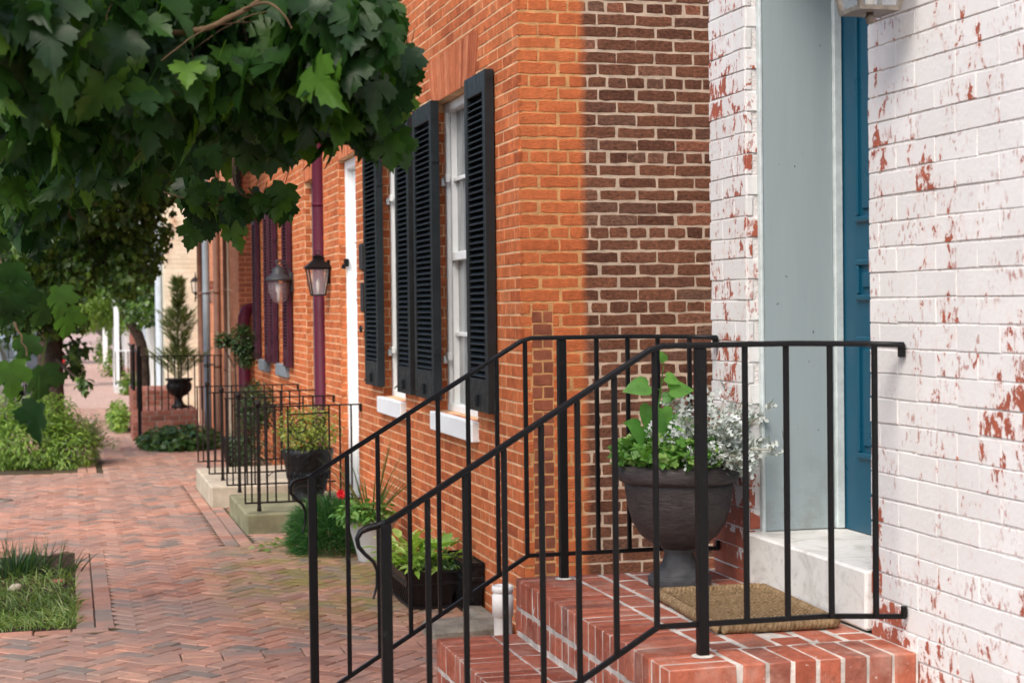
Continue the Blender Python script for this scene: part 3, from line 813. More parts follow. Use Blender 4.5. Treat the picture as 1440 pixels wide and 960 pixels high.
ux, uy = 2.088, 5.555
un = thing('urn_planter', 'large dark brown urn planter standing on the brick landing beside the white wall', 'planter', (ux, uy, ZL))
mb = MB()
mb.lathe([(.0,.128),(.064,.128),(.070,.140),(.104,.150),(.138,.176),(.166,.222),(.184,.280),(.193,.345),(.1945,.3615),(.1925,.363),(.193,.3655),(.203,.367),(.211,.371),(.2165,.380),(.2185,.392),(.2185,.412),(.212,.427),(.203,.433),(.193,.431),(.189,.415),(.185,.400),(0,.395)], (ux,uy,ZL+.004), 72)
mb.build('bowl', MT['urn'], un)
mb = MB()
mb.lathe([(0,0),(.112,0),(.1125,.001),(.1135,.027),(.1125,.030),(.107,.0305),(.106,.032),(.105,.038),(.1035,.040),(.097,.041),(.094,.046),(.076,.060),(.062,.080),(.055,.102),(.054,.116),(.058,.120),(.0585,.128),(.056,.135),(0,.135)], (ux,uy,ZL+.001), 56)
mb.build('foot', MT['urn_foot'], un)
mb = MB(); mb.lathe([(0,0),(.186,0),(.186,.010),(.1,.02),(0,.022)], (ux,uy,ZL+.401), 40); mb.build('soil', MT['soil'], un)
ZU = ZL+.415
rd = random.Random(31)
mb = MB()                                      # dusty miller
for k in range(44):
    a = rd.uniform(-.6,2*PI-.6); r = rd.uniform(.01,.10)
    b = Vector((ux+.075+.4*r*math.cos(a), uy-.045+.5*r*math.sin(a), ZU))
    d = Vector((math.cos(a)*.55+.12, math.sin(a)*.55-.25, 1.0*rd.uniform(.5,1.1))); L = rd.uniform(.16,.34)
    pts = [b + d.normalized()*L*t + Vector((.0,0,-.10*t*t*L*(1.2 if d.z < .8 else .3)))*3 + rvec(rd)*.008 for t in (0,.33,.66,1)]
    mb.tube(pts, [.0045,.004,.003,.002], 5, 1)
    for t in range(26):
        f = rd.uniform(.35,1.05); q = pts[0].lerp(pts[-1], f) + rvec(rd)*.022
        tip = rvec(rd) + d.normalized()*.6
        leaf(mb, q, tip, rvec(rd)+Vector((0,-.3,.7)), rd.uniform(.03,.062), [(0,0),(.05,.2),(.22,.25),(.09,.36),(.07,.5),(.27,.58),(.09,.68),(.06,.8),(.16,.92),(0,1.05),(-.16,.92),(-.06,.8),(-.09,.68),(-.27,.58),(-.07,.5),(-.09,.36),(-.22,.25),(-.05,.2)], rd, .1, .3)
tag(mb.build('dusty_miller', [MT['dusty'], MT['dustystem']], None, (ux+.07,uy-.04,ZU)), 'silvery white dusty miller plant spilling over the right side of the dark urn', 'plant')
mb = MB()                                      # climbing heart-leaf plant
b = Vector((ux-.085, uy-.02, ZU)); top = atY(932, 522, uy-.02)
spts = [b, b.lerp(top,.3)+Vector((.012,0,0)), b.lerp(top,.65)+Vector((-.006,.01,0)), top]
mb.tube(spts, [.004,.0035,.003,.002], 6, 1)
for px, py, sx, sy_, s_ in ((934,508,-.2,.5,.05),(944,530,.5,-.2,.07),(950,548,1,.05,.105),(912,542,-1,-.12,.115),(914,570,-.25,-1,.10),(940,574,.35,-.9,.085),(940,560,.5,.1,.06),(956,596,1,-.1,.12),(900,600,-.6,.2,.08),(925,590,-.3,-.8,.08),(906,618,-.6,.6,.10),(930,616,.1,.9,.12)):
    p = atY(px if sx < 0 else px-8, py, uy-.03+rd.uniform(-.03,.02))
    leaf(mb, p, Vector((sx,-.15,sy_)), Vector((-.2*sx,-.9,.65)), s_*.82, HEART_R, rd, .12, .15)
    mb.tube([p, spts[0].lerp(spts[3], max(0., min(1., (p.z-b.z)/(top.z-b.z)-.06)))], .0016, 4, 1)
tag(mb.build('vine', [MT['heart'], MT['heart']], None, b), 'tall upright plant with big heart-shaped green leaves growing from the left of the dark urn', 'plant')
mb = MB()                                      # parsley
for k in range(240):
    a = rd.uniform(PI*.62, PI*1.66); r = rd.uniform(.03,.215)
    b = Vector((ux+r*math.cos(a)*.95, uy+r*math.sin(a)*.9, ZU + rd.uniform(-.005,.03)))
    q = b + Vector((math.cos(a)*.05*rd.random(), math.sin(a)*.05*rd.random()-.01, rd.uniform(.015,.10)*(1.15-r*2.4)+.01))
    mb.tube([b, q], .0012, 3)
    for t in range(5): leaf(mb, q+rvec(rd)*.014, rvec(rd)+Vector((0,-.2,.2)), rvec(rd)*.6+Vector((0,-.4,.8)), rd.uniform(.022,.040), MAPLE_R, rd, .15, .2)
tag(mb.build('parsley', MT['parsley'], None, (ux-.1,uy-.05,ZU)), 'low bright green curly herb along the left rim of the dark urn', 'plant')

# ================================================================== LANTERNS
def frustum_cage(mb, c, r0, r1, z0, z1, t, mi=0):
    for sx in (-1,1):
        for sy in (-1,1):
            mb.bar((c[0]+sx*r0, c[1]+sy*r0, z0), (c[0]+sx*r1, c[1]+sy*r1, z1), t, t, Vector((1,0,0)), mi)
    for r, z in ((r0,z0),(r1,z1)):
        for s_ in (-1,1):
            mb.bar((c[0]-r-t/2, c[1]+s_*r, z), (c[0]+r+t/2, c[1]+s_*r, z), t, t, Vector((0,1,0)), mi)
            mb.bar((c[0]+s_*r, c[1]-r+t/2, z), (c[0]+s_*r, c[1]+r-t/2, z), t, t, Vector((1,0,0)), mi)
def frustum_glass(mb, c, r0, r1, z0, z1):
    q = [(-1,-1),(1,-1),(1,1),(-1,1)]
    vs = [(c[0]+a*r0, c[1]+b*r0, z0) for a, b in q] + [(c[0]+a*r1, c[1]+b*r1, z1) for a, b in q]
    mb.add(vs, [(k,(k+1) % 4,4+(k+1) % 4,4+k) for k in range(4)])
def square_lantern(name, label, c, wall_x, r0, r1, z0, z1, roof_h, m, plate_z, arm=True, glass='glass', closed_bottom=True):
    t = thing(name, label, 'lantern', (wall_x, c[1], plate_z))
    mb = MB(); frustum_cage(mb, c, r0, r1, z0, z1, max(.008, r1*.13)); 
    if closed_bottom: mb.box((c[0]-r0*.92, c[1]-r0*.92, z0-.006), (c[0]+r0*.92, c[1]+r0*.92, z0+.004))
    mb.build('frame', m, t)
    mb = MB(); frustum_glass(mb, c, r0-.001, r1-.001, z0+.005, z1-.005); mb.build('glass', MT[glass], t)
    mb = MB(); mb.lathe([(0,0),(r1*1.22,0),(r1*1.22,.008),(r1*.42,roof_h*.62),(r1*.42,roof_h*.8),(r1*.55,roof_h*.84),(0,roof_h)], (c[0],c[1],z1+.004), 4, 0, False, True)
    mb.build('roof', m, t)
    mb = MB(); mb.lathe([(0,0),(r0*.25,0),(r0*.22,.05),(r0*.28,.07),(r0*.30,.12),(0,.15)], (c[0],c[1],z0+.004), 10); mb.build('bulb', MT['bulb'], t)
    mb = MB(); mb.cbox((wall_x-.022, c[1]-.035, plate_z-.11), (wall_x-.002, c[1]+.035, plate_z+.11), .004)
    zt = z1+roof_h
    if arm:
        mb.tube([(wall_x-.02,c[1],plate_z), (wall_x-.06,c[1],plate_z+.012), (c[0]+r1*.6,c[1],zt-.03), (c[0],c[1],zt-.01)], .008, 8)
        mb.tube([(c[0]+.022*math.cos(a), c[1], zt+.018+.02*math.sin(a)) for a in [k*2*PI/14 for k in range(15)]], .0035, 6)
    mb.build('bracket', m, t)
    return t
lc = atY(447, 387, 15.3); lx, ly = lc.x, 15.3
square_lantern('wall_lantern', 'black tapering coach lantern on the brick wall beside the maroon downpipe', (lx,ly), XW, .058, .098, 1.775, 2.02, .13, MT['iron'], 1.99)
# glass hurricane lantern
hc = atY(392, 400, 17.9); hx, hy = hc.x, 17.9
t = thing('wall_lantern', 'pewter lantern with flared shade and rippled glass globe in front of the maroon shutters', 'lantern', (XW,hy,1.95))
mb = MB(); mb.lathe([(0,0),(.142,0),(.146,.012),(.128,.034),(.098,.060),(.076,.078),(.070,.125),(.030,.150),(.012,.165),(0,.167)], (hx,hy,1.955), 32); mb.build('lamp_shade', MT['pewter'], t)
mb = MB(); mb.lathe([(.02,0),(.05,.012),(.085,.05),(.108,.11),(.115,.17),(.112,.24)], (hx,hy,1.715), 28); mb.f = mb.f[:-2]; mb.m = mb.m[:-2]; mb.s = mb.s[:-2]; mb.build('glass_globe', MT['glass_wavy'], t)
mb = MB(); mb.lathe([(0,0),(.02,0),(.02,.10),(.035,.12),(.03,.2),(0,.2)], (hx,hy,1.73), 12); mb.build('bulb', MT['bulb'], t)
mb = MB(); mb.cbox((XW-.03,hy-.04,1.83), (XW-.003,hy+.04,2.05), .005); mb.tube([(XW-.03,hy,2.0),(XW-.05,hy,2.09),(hx+.05,hy,2.17),(hx,hy,2.175),(hx-.03,hy,2.15),(hx-.01,hy,2.12)], .008, 8)
mb.tube([(hx+.03*math.cos(a),hy,2.15+.03*math.sin(a)) for a in [k*2*PI/14 for k in range(15)]], .006, 6); mb.build('bracket', MT['pewter'], t)
# bronze lantern by the blue door (only its underside is in view)
t4 = square_lantern('wall_lantern', 'bronze and glass lantern at the upper edge beside the blue door', (2.207,4.30), XW, .058, .100, 2.475, 2.72, .14, MT['bronze'], 2.66)
mb = MB(); mb.lathe([(0,-.03),(.010,-.028),(.014,-.012),(.010,0),(0,.0)], (2.207,4.30,2.468), 12); mb.build('finial', MT['bronze'], t4)
# far lanterns
X4 = 2.165
t = thing('wall_lantern', 'black post-top style lantern bracketed to the peach wall beside the cream house', 'lantern', (X4,28.5,1.9)); c4 = (2.055,28.5)
mb = MB(); mb.lathe([(0,0),(.018,.0),(.03,.03),(.07,.05),(.06,.055),(0,.06)], (c4[0],c4[1],1.90), 6, 0, False)
for k in range(6):
    a = 2*PI*(k+.5)/6; mb.bar((c4[0]+.058*math.cos(a),c4[1]+.058*math.sin(a),1.955), (c4[0]+.082*math.cos(a),c4[1]+.082*math.sin(a),2.13), .009, .009)
mb.build('frame', MT['iron'], t)
mb = MB(); mb.lathe([(.055,0),(.08,.18)], (c4[0],c4[1],1.953), 6, 0, False); mb.f = mb.f[:-2]; mb.m = mb.m[:-2]; mb.s = mb.s[:-2]; mb.build('glass', MT['glass'], t)
mb = MB(); mb.lathe([(0,0),(.10,0),(.10,.008),(.065,.05),(.02,.075),(.016,.09),(.006,.16),(0,.17)], (c4[0],c4[1],2.13), 6, 0, False); mb.build('roof', MT['iron'], t)
mb = MB(); mb.tube([(X4-.005,28.5,1.88),(X4-.06,28.5,1.86),(c4[0],28.5,1.87),(c4[0],28.5,1.9)], .012, 8); mb.tube([(c4[0],28.5,1.87),(c4[0]-.01,28.5,1.78)], [.018,.004], 8); mb.cbox((X4-.02,28.46,1.80), (X4-.002,28.54,1.98), .004); mb.build('bracket', MT['iron'], t)
square_lantern('wall_lantern', 'copper box lantern with glass sides hanging on the peach wall by the brown pipe', (2.08,25.8), X4, .070, .084, 1.76, 1.98, .12, MT['copper'], 2.02)

# ================================================================== ORANGE BRICK HOUSE (black shutters)
Y2, Y3, Y4 = 8.57, 15.75, 22.2
ZH = 6.4; Z0 = -.36
def arch_bricks(mb, yc, w, z0, h, splay, mi, seed):
    rnd = random.Random(seed); n = int(w/.052)
    for i in range(n):
        a0, a1 = -w/2 + w*i/n + .004, -w/2 + w*(i+1)/n - .004
        k = 1 + 2*splay/w
        vs = []
        x_f = XW - .0035 - rnd.uniform(0,.001)
        for X in (XW+.02, x_f):
            vs += [(X, yc+a0, z0), (X, yc+a1, z0), (X, yc+a1*k, z0+h), (X, yc+a0*k, z0+h)]
        mb.add(vs, [(0,1,2,3),(4,7,6,5),(0,4,5,1),(1,5,6,2),(2,6,7,3),(3,7,4,0)], mi)
def make_shutter(mb, X, ya, yb, za, zb, th, zmid=None, bottom=.19):
    """louvred shutter lying against the wall; face at X, thickness th towards +x"""
    st_, top = .062, .12
    mb.cbox((X,ya,za), (X+th,ya+st_,zb), .003); mb.cbox((X,yb-st_,za), (X+th,yb,zb), .003)
    mb.cbox((X+.001,ya+st_,zb-top), (X+th-.001,yb-st_,zb-.001), .003)
    mb.cbox((X+.001,ya+st_,za+.001), (X+th-.001,yb-st_,za+bottom), .003)
    mb.box((X+th-.004,ya+st_,za+bottom), (X+th-.002,yb-st_,zb-top))
    z = za+bottom+.012
    while z < zb-top-.02:
        a, b = (X+.003, z), (X+th-.006, z+.030)
        vs = []
        for y in (ya+st_, yb-st_):
            vs += [(a[0],y,a[1]), (b[0],y,b[1]), (b[0],y,b[1]+.006), (a[0],y,a[1]+.006)]
        mb.add(vs, [(0,1,2,3),(4,7,6,5),(0,4,5,1),(1,5,6,2),(2,6,7,3),(3,7,4,0)]); z += .0365
h2 = thing('brick_house', 'orange brick corner house with black louvred shutters and a narrow white door', 'house', (4.5, 12.0, gz(12)))
WA = (9.56, .97, 10.70, 2.985); WB = (11.80, .97, 12.72, 2.985); DR = (13.80, -.3, 14.72, 2.965)
WB = (11.76, .97, 12.66, 2.985)
hol = [WA, WB, DR]
mb = MB()
panel_boxes(mb, XW+.0025, 2.62, Y2+.008, Y3, -.9, ZH, hol, 1)
mb.box((2.62,Y2+.008,-.9), (8.,Y3,ZH), 1)
def pk(q, rnd): return 0
wall_bricks(mb, (XW,Y2,Z0), (0,1,0), (-1,0,0), Y3-Y2, ZH-Z0, [(a-Y2,b-Z0,c_-Y2,d-Z0) for a,b,c_,d in hol]+[(a-Y2-.03,d-Z0,c_-Y2+.03,d-Z0+.285) for a,b,c_,d in hol], 0, .0677, .215, .011, .0, -.02, .002, 0, 41, pick=pk, wob=.0015)
# gable side facing the camera: orange painted return, then old dark brick with wide mortar
def side_pick(q, rnd):
    return 2
PT = (.062,.36,.180,.36+24*.0677)
wall_bricks(mb, (XW+.002,Y2,Z0), (1,0,0), (0,-1,0), 4.6, ZH-Z0, [PT], 2, .0677, .222, .0112, -.001, -.02, .003, 6, 44, j=.003, wob=.006, rag=.0027)
wall_bricks(mb, (XW+.064,Y2,Z0+.36), (1,0,0), (0,-1,0), .116, 1.64, [], 4, .0677, .116, .009, -.001, -.02, .003, 0, 43, rag=.002)
for (a, b, c_, d), sd_ in ((WA,51),(WB,52),(DR,53)):
    arch_bricks(mb, (a+c_)/2, c_-a+.06, d+.002, .285, .11, 5, sd_)
    wall_bricks(mb, (XW+.002,c_-.001,b), (1,0,0), (0,-1,0), .11, d-b, [], 0, .0677, .115, .009, .003, -.01, .003, 0, sd_+10)
mb.build('wall', [MT['orange'], MT['mortar_tan'], MT['side'], MT['dark'], MT['patch'], MT['arch']], h2)
mb = MB(); mb.box((2.1,Y2-.1,ZH), (8.1,Y3-.004,ZH+.15)); mb.build('roof', MT['roof'], h2)
# mortar behind the dark bricks is paler: a thin backing course in front of the core
mb = MB(); mb.box((XW+.012,Y2+.0030,Z0), (6.6,Y2+.0075,ZH-.01)); mb.build('side_mortar', MT['side_mortar'], h2)
def sash_window(house, wn_, frame_m, pane_m, sill_m, shut_m, xs_=(2.265,.05), sw=None, zsh=None, sill_h=.125, holder=True):
    a, b, c_, d = wn_
    mb = MB(); X = XW+.072; t_ = .055
    mb.cbox((X,a+.003,b), (X+.10,a+t_,d-.002), .004); mb.cbox((X,c_-t_,b), (X+.10,c_-.003,d-.002), .004)
    mb.cbox((X+.001,a+t_,d-.06), (X+.10,c_-t_,d-.002), .004)
    mb.cbox((X+.001,a+t_,b), (X+.10,c_-t_,b+.05), .004)
    for q in (.025,):                                            # inner sash steps
        mb.cbox((X+q,a+t_,b+.05), (X+.09,a+t_+.045,d-.06), .003); mb.cbox((X+q,c_-t_-.045,b+.05), (X+.09,c_-t_,d-.06), .003)
        zm = (b+d)/2; mb.cbox((X+q-.01,a+t_+.045,zm-.025), (X+.085,c_-t_-.045,zm+.03), .003)
        ym = (a+c_)/2
        mb.cbox((X+q+.012,ym-.012,b+.05), (X+.08,ym+.012,zm-.025), .002); mb.cbox((X+q+.012,ym-.012,zm+.03), (X+.08,ym+.012,d-.06), .002)
        for zz in (zm+(d-zm)*.5, b+(zm-b)*.5):
            mb.cbox((X+q+.011,a+t_+.045,zz-.012), (X+.079,ym-.012,zz+.012), .002); mb.cbox((X+q+.011,ym+.012,zz-.012), (X+.079,c_-t_-.045,zz+.012), .002)
    if holder:                                                   # shutter pintle blocks on the frame
        for zz in (b+.33, d-.52):
            mb.cbox((X-.014,c_-.10,zz), (X+.012,c_+.006,zz+.05), .004); mb.cbox((X-.030,c_-.035,zz-.02), (X+.0,c_-.005,zz+.03), .004)
    wo = mb.build('window', frame_m, house)
    mb = MB(); mb.box((X+.062,a+.04,b+.04), (X+.066,c_-.04,d-.05)); mb.build('pane', pane_m, wo)
    mb = MB(); mb.cbox((XW-.045,a-.02,b-sill_h), (X+.05,c_+.02,b-.002), .006); mb.build('sill', sill_m, wo)
    for ya, yb in (sw or ()):
        mb = MB(); X0, th = xs_; make_shutter(mb, X0, ya, yb, zsh[0], zsh[1], th)
        mb.cbox((X0-.02, (ya+yb)/2-.012, zsh[0]+.03), (X0-.001, (ya+yb)/2+.012, zsh[0]+.10), .003)   # slide bolt
        mb.tube([(X0-.018,(ya+yb)/2+.012,zsh[0]+.075),(X0-.026,(ya+yb)/2+.20,zsh[0]+.03)], .0045, 6)
        for zz in (zsh[0]+.30, zsh[1]-.40): mb.cbox((X0+.004, yb-.02 if yb <= a+.1 else ya-.012, zz), (X0+th-.004, yb+.012 if yb <= a+.1 else ya+.02, zz+.05), .003)
        mb.build('shutter', shut_m, wo)
    return wo
sash_window(h2, WA, MT['white'], MT['pane'], MT['white'], MT['shutter_black'], (2.268,.055), ((9.06,9.555),(10.50,11.10)), (1.045,2.985))
sash_window(h2, WB, MT['white'], MT['pane'], MT['white'], MT['shutter_black'], (2.268,.055), ((11.27,11.75),(12.52,13.10)), (1.045,2.985))
mb = MB()                                                         # tall narrow white door in its recess
X = XW+.06
mb.cbox((X,13.803,-.1), (X+.12,13.87,2.96), .004); mb.cbox((X,14.64,-.1), (X+.12,14.718,2.96), .004); mb.cbox((X+.001,13.87,2.88), (X+.12,14.64,2.96), .004)
mb.cbox((X+.06,13.87,-.02), (X+.11,14.64,2.88), .003)
for za, zb in ((.15,.8),(.95,1.75),(1.9,2.25)): door_panel(mb, X+.06, 13.98, 14.22, za, zb); door_panel(mb, X+.06, 14.30, 14.54, za, zb)
dr = mb.build('door', MT['white'], h2)
mb = MB(); mb.cbox((X-.03,14.60,2.02), (X+.01,14.67,2.09), .006); mb.cbox((X-.05,14.62,2.0), (X-.02,14.65,2.04), .004); mb.build('handle', MT['iron'], dr)
# painted-over hardware on the wall by the door: bell and mail slot plate
mb = MB(); mb.cbox((XW-.03,13.40,1.96), (XW-.002,13.52,2.18), .01); mb.cbox((XW-.025,13.42,1.62), (XW-.002,13.50,1.86), .008); mb.tube([(XW-.02,13.45,1.48),(XW-.04,13.45,1.48)], .03, 10); mb.build('mailbox', MT['pewter'], h2)

# ================================================================== HOUSE WITH MAROON TRIM
h3 = thing('brick_house', 'orange brick row house with maroon shutters, maroon downpipes and a grey door', 'house', (4.5, 19.0, gz(19)))
G = (16.05, -.3, 16.92, 2.935); WC = (18.35, 1.03, 19.25, 2.85); WD = (20.15, 1.03, 21.05, 2.85)
hol = [G, WC, WD]; mb = MB()
panel_boxes(mb, XW+.0025, 2.62, Y3+.004, Y4, -.9, ZH+.3, hol, 1); mb.box((2.62,Y3+.004,-.9), (8.,Y4,ZH+.3), 1)
wall_bricks(mb, (XW,Y3+.004,Z0), (0,1,0), (-1,0,0), Y4-Y3-.004, ZH-Z0+.3, [(a-Y3,b-Z0,c_-Y3,d-Z0) for a,b,c_,d in hol], 0, .0677, .215, .011, .0, -.02, .002, 0, 61, wob=.0015)
for (a, b, c_, d), sd_ in ((WC,71),(WD,72),(G,73)):
    arch_bricks(mb, (a+c_)/2, c_-a+.06, d+.002, .285, .11, 2, sd_)
    wall_bricks(mb, (XW+.002,c_-.001,b), (1,0,0), (0,-1,0), .11, d-b, [], 0, .0677, .115, .009, .003, -.01, .003, 0, sd_+10)
mb.build('wall', [MT['orange'], MT['mortar_tan'], MT['arch']], h3)
mb = MB(); mb.box((2.1,Y3+.004,ZH+.3), (8.1,Y4-.004,ZH+.45)); mb.build('roof', MT['roof'], h3)
for wn_, sw in ((WC,((17.92,18.35),(19.22,19.62))),(WD,((19.74,20.15),(21.02,21.45)))):
    sash_window(h3, wn_, MT['greydoor'], MT['pane_dark'], MT['greymetal'], MT['maroon_sh'], (2.262,.055), sw, (1.02,2.84), .14, False)
mb = MB(); X = XW+.07
mb.cbox((X,16.055,-.1), (X+.12,16.13,2.93), .004); mb.cbox((X,16.83,-.1), (X+.12,16.918,2.93), .004); mb.cbox((X+.001,16.13,2.84), (X+.12,16.83,2.93), .004)
mb.cbox((X+.06,16.13,0.), (X+.11,16.83,2.84), .003)
for za, zb in ((.2,.9),(1.05,1.8),(1.95,2.6)): door_panel(mb, X+.06, 16.2, 16.46, za, zb); door_panel(mb, X+.06, 16.52, 16.78, za, zb)
dr = mb.build('door', MT['greydoor'], h3)
mb = MB(); mb.lathe([(0,0),(.03,.0),(.03,.05),(0,.05)], (X+.03,16.2,1.1), 12); mb.build('handle', MT['bronze'], dr)
mb = MB()
px_ = atY(451.5, 400, 15.72).x
mb.tube([(px_,15.72,-.2),(px_,15.72,6.5)], .072, 24)
for zz in (.5,2.62,4.6): mb.lathe([(.0,0),(.077,0),(.077,.03),(0,.03)], (px_,15.72,zz), 20); 
for zz in (.51,2.63,4.61): mb.cbox((px_,15.70,zz), (XW+.002,15.74,zz+.02), .002)
mb.build('downpipe', MT['maroon'], h3)
mb = MB()                                                          # second maroon pipe with elbow at the far end
mb.tube([(2.20,21.95,-.2),(2.20,21.95,1.45),(2.205,21.96,1.55),(2.235,22.0,1.63),(2.30,22.08,1.66),(2.36,22.1,1.66)], .078, 16)
mb.lathe([(0,0),(.088,0),(.088,.05),(0,.05)], (2.20,21.95,1.36), 16)
mb.build('downpipe', MT['maroon'], h3)

# ================================================================== PEACH HOUSE / CREAM HOUSE / FURTHER ROW
h4 = thing('brick_house', 'peach painted brick house with brown pipes and a grey downpipe beyond the maroon shutters', 'house', (4.5, 25.5, gz(25)))
mb = MB(); D4 = (27.6,.3,28.2,2.9); hol = [D4, (23.6,1.15,24.1,2.75)]
panel_boxes(mb, X4+.006, 2.6, Y4+.02, 29.0, -.9, 7.2, hol, 1); mb.box((2.6,Y4+.004,-.9), (8.,29.,7.2), 1)
wall_bricks(mb, (X4,Y4+.02,Z0), (0,1,0), (-1,0,0), 29.-Y4-.02, 7.2-Z0, [(a-Y4-.02,b-Z0,c_-Y4-.02,d-Z0) for a,b,c_,d in hol], 0, .072, .222, .009, .0, -.02, .003, 0, 81)
wall_bricks(mb, (X4+.002,Y4+.016,Z0), (1,0,0), (0,-1,0), .17, 7.2-Z0, [], 2, .0677, .18, .009, .0, -.012, .003, 0, 82)
mb.build('wall', [MT['peach'], MT['peach'], MT['patch']], h4)
mb = MB(); mb.box((2.0,Y4+.01,7.2), (8.1,28.99,7.4)); mb.build('roof', MT['roof'], h4)
mb = MB(); mb.cbox((X4+.12,27.6,.3), (X4+.17,28.2,2.9), .004); mb.build('door', MT['brownpipe'], h4)
for xx, yy, r, m, zt in ((X4-.05,23.1,.02,'ivory',4.2),(X4-.05,23.45,.045,'brownpipe',2.75),(X4-.06,24.9,.05,'brownpipe',7.0),(X4-.16,25.6,.055,'greymetal',7.0),(X4-.06,28.0,.06,'brownpipe',2.9)):
    mb = MB(); mb.tube([(xx,yy,-.25),(xx,yy,zt)], r, 12)
    for zz in (.8,1.9,3.2): 
        if zz < zt: mb.lathe([(0,0),(r*1.15,0),(r*1.15,.04),(0,.04)], (xx,yy,zz), 12); mb.cbox((xx,yy-.012,zz+.005), (X4+.003,yy+.012,zz+.03), .002)
    mb.build('downpipe', MT[m], h4)
# insulators at the corner of the peach house
mb = MB(); p = (X4, Y4-.04, 3.42)
t = thing('insulator_bracket', 'old dark iron wire bracket with insulators at the near corner of the peach house', 'bracket', (X4, Y4, 3.3))
mb.cbox((X4-.02,Y4-.06,3.0), (X4+.05,Y4+.014,3.55), .006); mb.tube([(X4,Y4-.03,3.42),(X4-.10,Y4-.03,3.40),(X4-.16,Y4-.03,3.46)], .014, 8); mb.tube([(X4,Y4-.03,3.15),(X4-.09,Y4-.03,3.14),(X4-.11,Y4-.03,3.20)], .012, 8)
mb.build('arm', MT['iron_rust'], t)
for a in ((X4-.16,3.45),(X4-.11,3.19)):
    mb = MB(); mb.lathe([(0,0),(.028,0),(.034,.03),(.018,.045),(.032,.07),(.02,.09),(0,.1)], (a[0],Y4-.03,a[1]), 12); mb.build('insulator', MT['iron'], t)

X5 = 1.56
h5 = thing('brick_house', 'cream painted brick house standing forward of its neighbours, its blank side towards us', 'house', (4.0, 33.0, gz(33)))
mb = MB(); hol = [(30.2,.9,31.1,2.7),(33.6,.9,34.5,2.7)]
panel_boxes(mb, X5+.006, 1.9, 29.03, 36.0, -.9, 7.4, hol, 1); mb.box((1.9,29.03,-.9), (8.,36.,7.4), 1)
wall_bricks(mb, (X5,29.024,Z0), (1,0,0), (0,-1,0), 1.2, 7.4-Z0, [], 0, .080, .30, .008, .0, -.012, .004, 0, 91, wob=.003)
wall_bricks(mb, (X5,29.03,Z0), (0,1,0), (-1,0,0), 6.9, 7.4-Z0, [(a-29.03,b-Z0,c_-29.03,d-Z0) for a,b,c_,d in hol], 0, .080, .30, .008, .0, -.012, .004, 0, 92)
mb.build('wall', [MT['cream'], MT['cream']], h5)
mb = MB(); mb.box((1.4,28.98,7.4), (8.1,36.02,7.6)); mb.build('roof', MT['roof'], h5)
def simple_window(house, X, a, b, c_, d, fm, pm):
    mb = MB(); t_ = .06
    mb.cbox((X,a,b), (X+.12,a+t_,d), .004); mb.cbox((X,c_-t_,b), (X+.12,c_,d), .004); mb.cbox((X+.001,a+t_,d-t_), (X+.12,c_-t_,d), .004); mb.cbox((X+.001,a+t_,b), (X+.12,c_-t_,b+t_), .004)
    mb.cbox((X+.02,a+t_,(b+d)/2-.025), (X+.1,c_-t_,(b+d)/2+.025), .003); mb.cbox((X-.06,a-.04,b-.09), (X+.1,c_+.04,b-.002), .004)
    wo = mb.build('window', fm, house)
    mb = MB(); mb.box((X+.06,a+.03,b+.03), (X+.065,c_-.03,d-.03)); mb.build('pane', pm, wo)
for a, b, c_, d in hol: simple_window(h5, X5+.05, a, b, c_, d, MT['white'], MT['pane_dark'])
mb = MB(); mb.tube([(2.14,28.96,3.0),(1.86,28.96,3.0),(1.80,28.96,3.04),(1.72,28.96,3.16),(1.70,28.96,3.24)], .028, 10); mb.tube([(1.70,28.96,3.16),(1.62,28.96,3.0),(1.58,28.96,2.5)], .012, 8); mb.cbox((1.66,28.93,3.12), (1.74,29.02,3.26), .006); mb.build('conduit', MT['ivory'], h5)
mb = MB(); mb.tube([(X5-.07,29.5,-.3),(X5-.07,29.5,7.3)], .06, 12); mb.build('downpipe', MT['stucco_blue'], h5)
mb = MB(); mb.cbox((X5-.10,32.3,-.3), (X5-.02,32.42,3.8), .006); mb.cbox((X5-.10,33.98,-.3), (X5-.02,34.1,3.8), .006); mb.cbox((X5-.3,32.1,3.8), (X5-.004,34.3,4.05), .01); mb.build('door_surround', MT['white'], h5)

def row_house(label, X, y0, y1, hgt, m, wins, fm=None, porch=False):
    t = thing('row_house', label, 'house', (X+2, (y0+y1)/2, gz(y0)))
    mb = MB(); panel_boxes(mb, X, X+.3, y0+.01, y1-.01, -.9, hgt, wins, 0); mb.box((X+.3,y0+.01,-.9), (X+6,y1-.01,hgt), 0); mb.build('wall', m, t)
    mb = MB(); mb.box((X-.2,y0+.012,hgt), (X+6.1,y1-.012,hgt+.25)); mb.build('roof', MT['roof'], t)
    for a, b, c_, d in wins: simple_window(t, X+.06, a, b, c_, d, fm or MT['white'], MT['pane_dark'])
    if porch:
        mb = MB()
        for yy in (y0+1.5, y0+3.3): mb.cbox((X-.75,yy,gz(yy)-.1), (X-.62,yy+.13,2.5), .01)
        mb.cbox((X-.85,y0+1.3,2.5), (X-.004,y0+3.7,2.7), .01); mb.build('porch', MT['white'], t)
def wgrid(y0, y1, n): 
    s = (y1-y0)/n; return [(y0+s*(i+.3), b, y0+s*(i+.3)+.9, b+1.7) for i in range(n) for b in (.9, 3.9)]
row_house('pale blue grey row house beyond the cream house', 1.75, 36.1, 43., 7.5, MT['stucco_blue'], wgrid(36.1,43,3))
row_house('white row house with a porch further up the street', 1.85, 43.05, 50., 7., MT['stucco'], wgrid(43.05,50,3), porch=True)
row_house('dark red brick row house far up the street', 2.0, 50.05, 60., 8., MT['far_red'], wgrid(50.05,60,4))
row_house('last white row house far up the street before the trees', 1.9, 60.05, 74., 7., MT['stucco'], wgrid(60.05,74,5), porch=True)
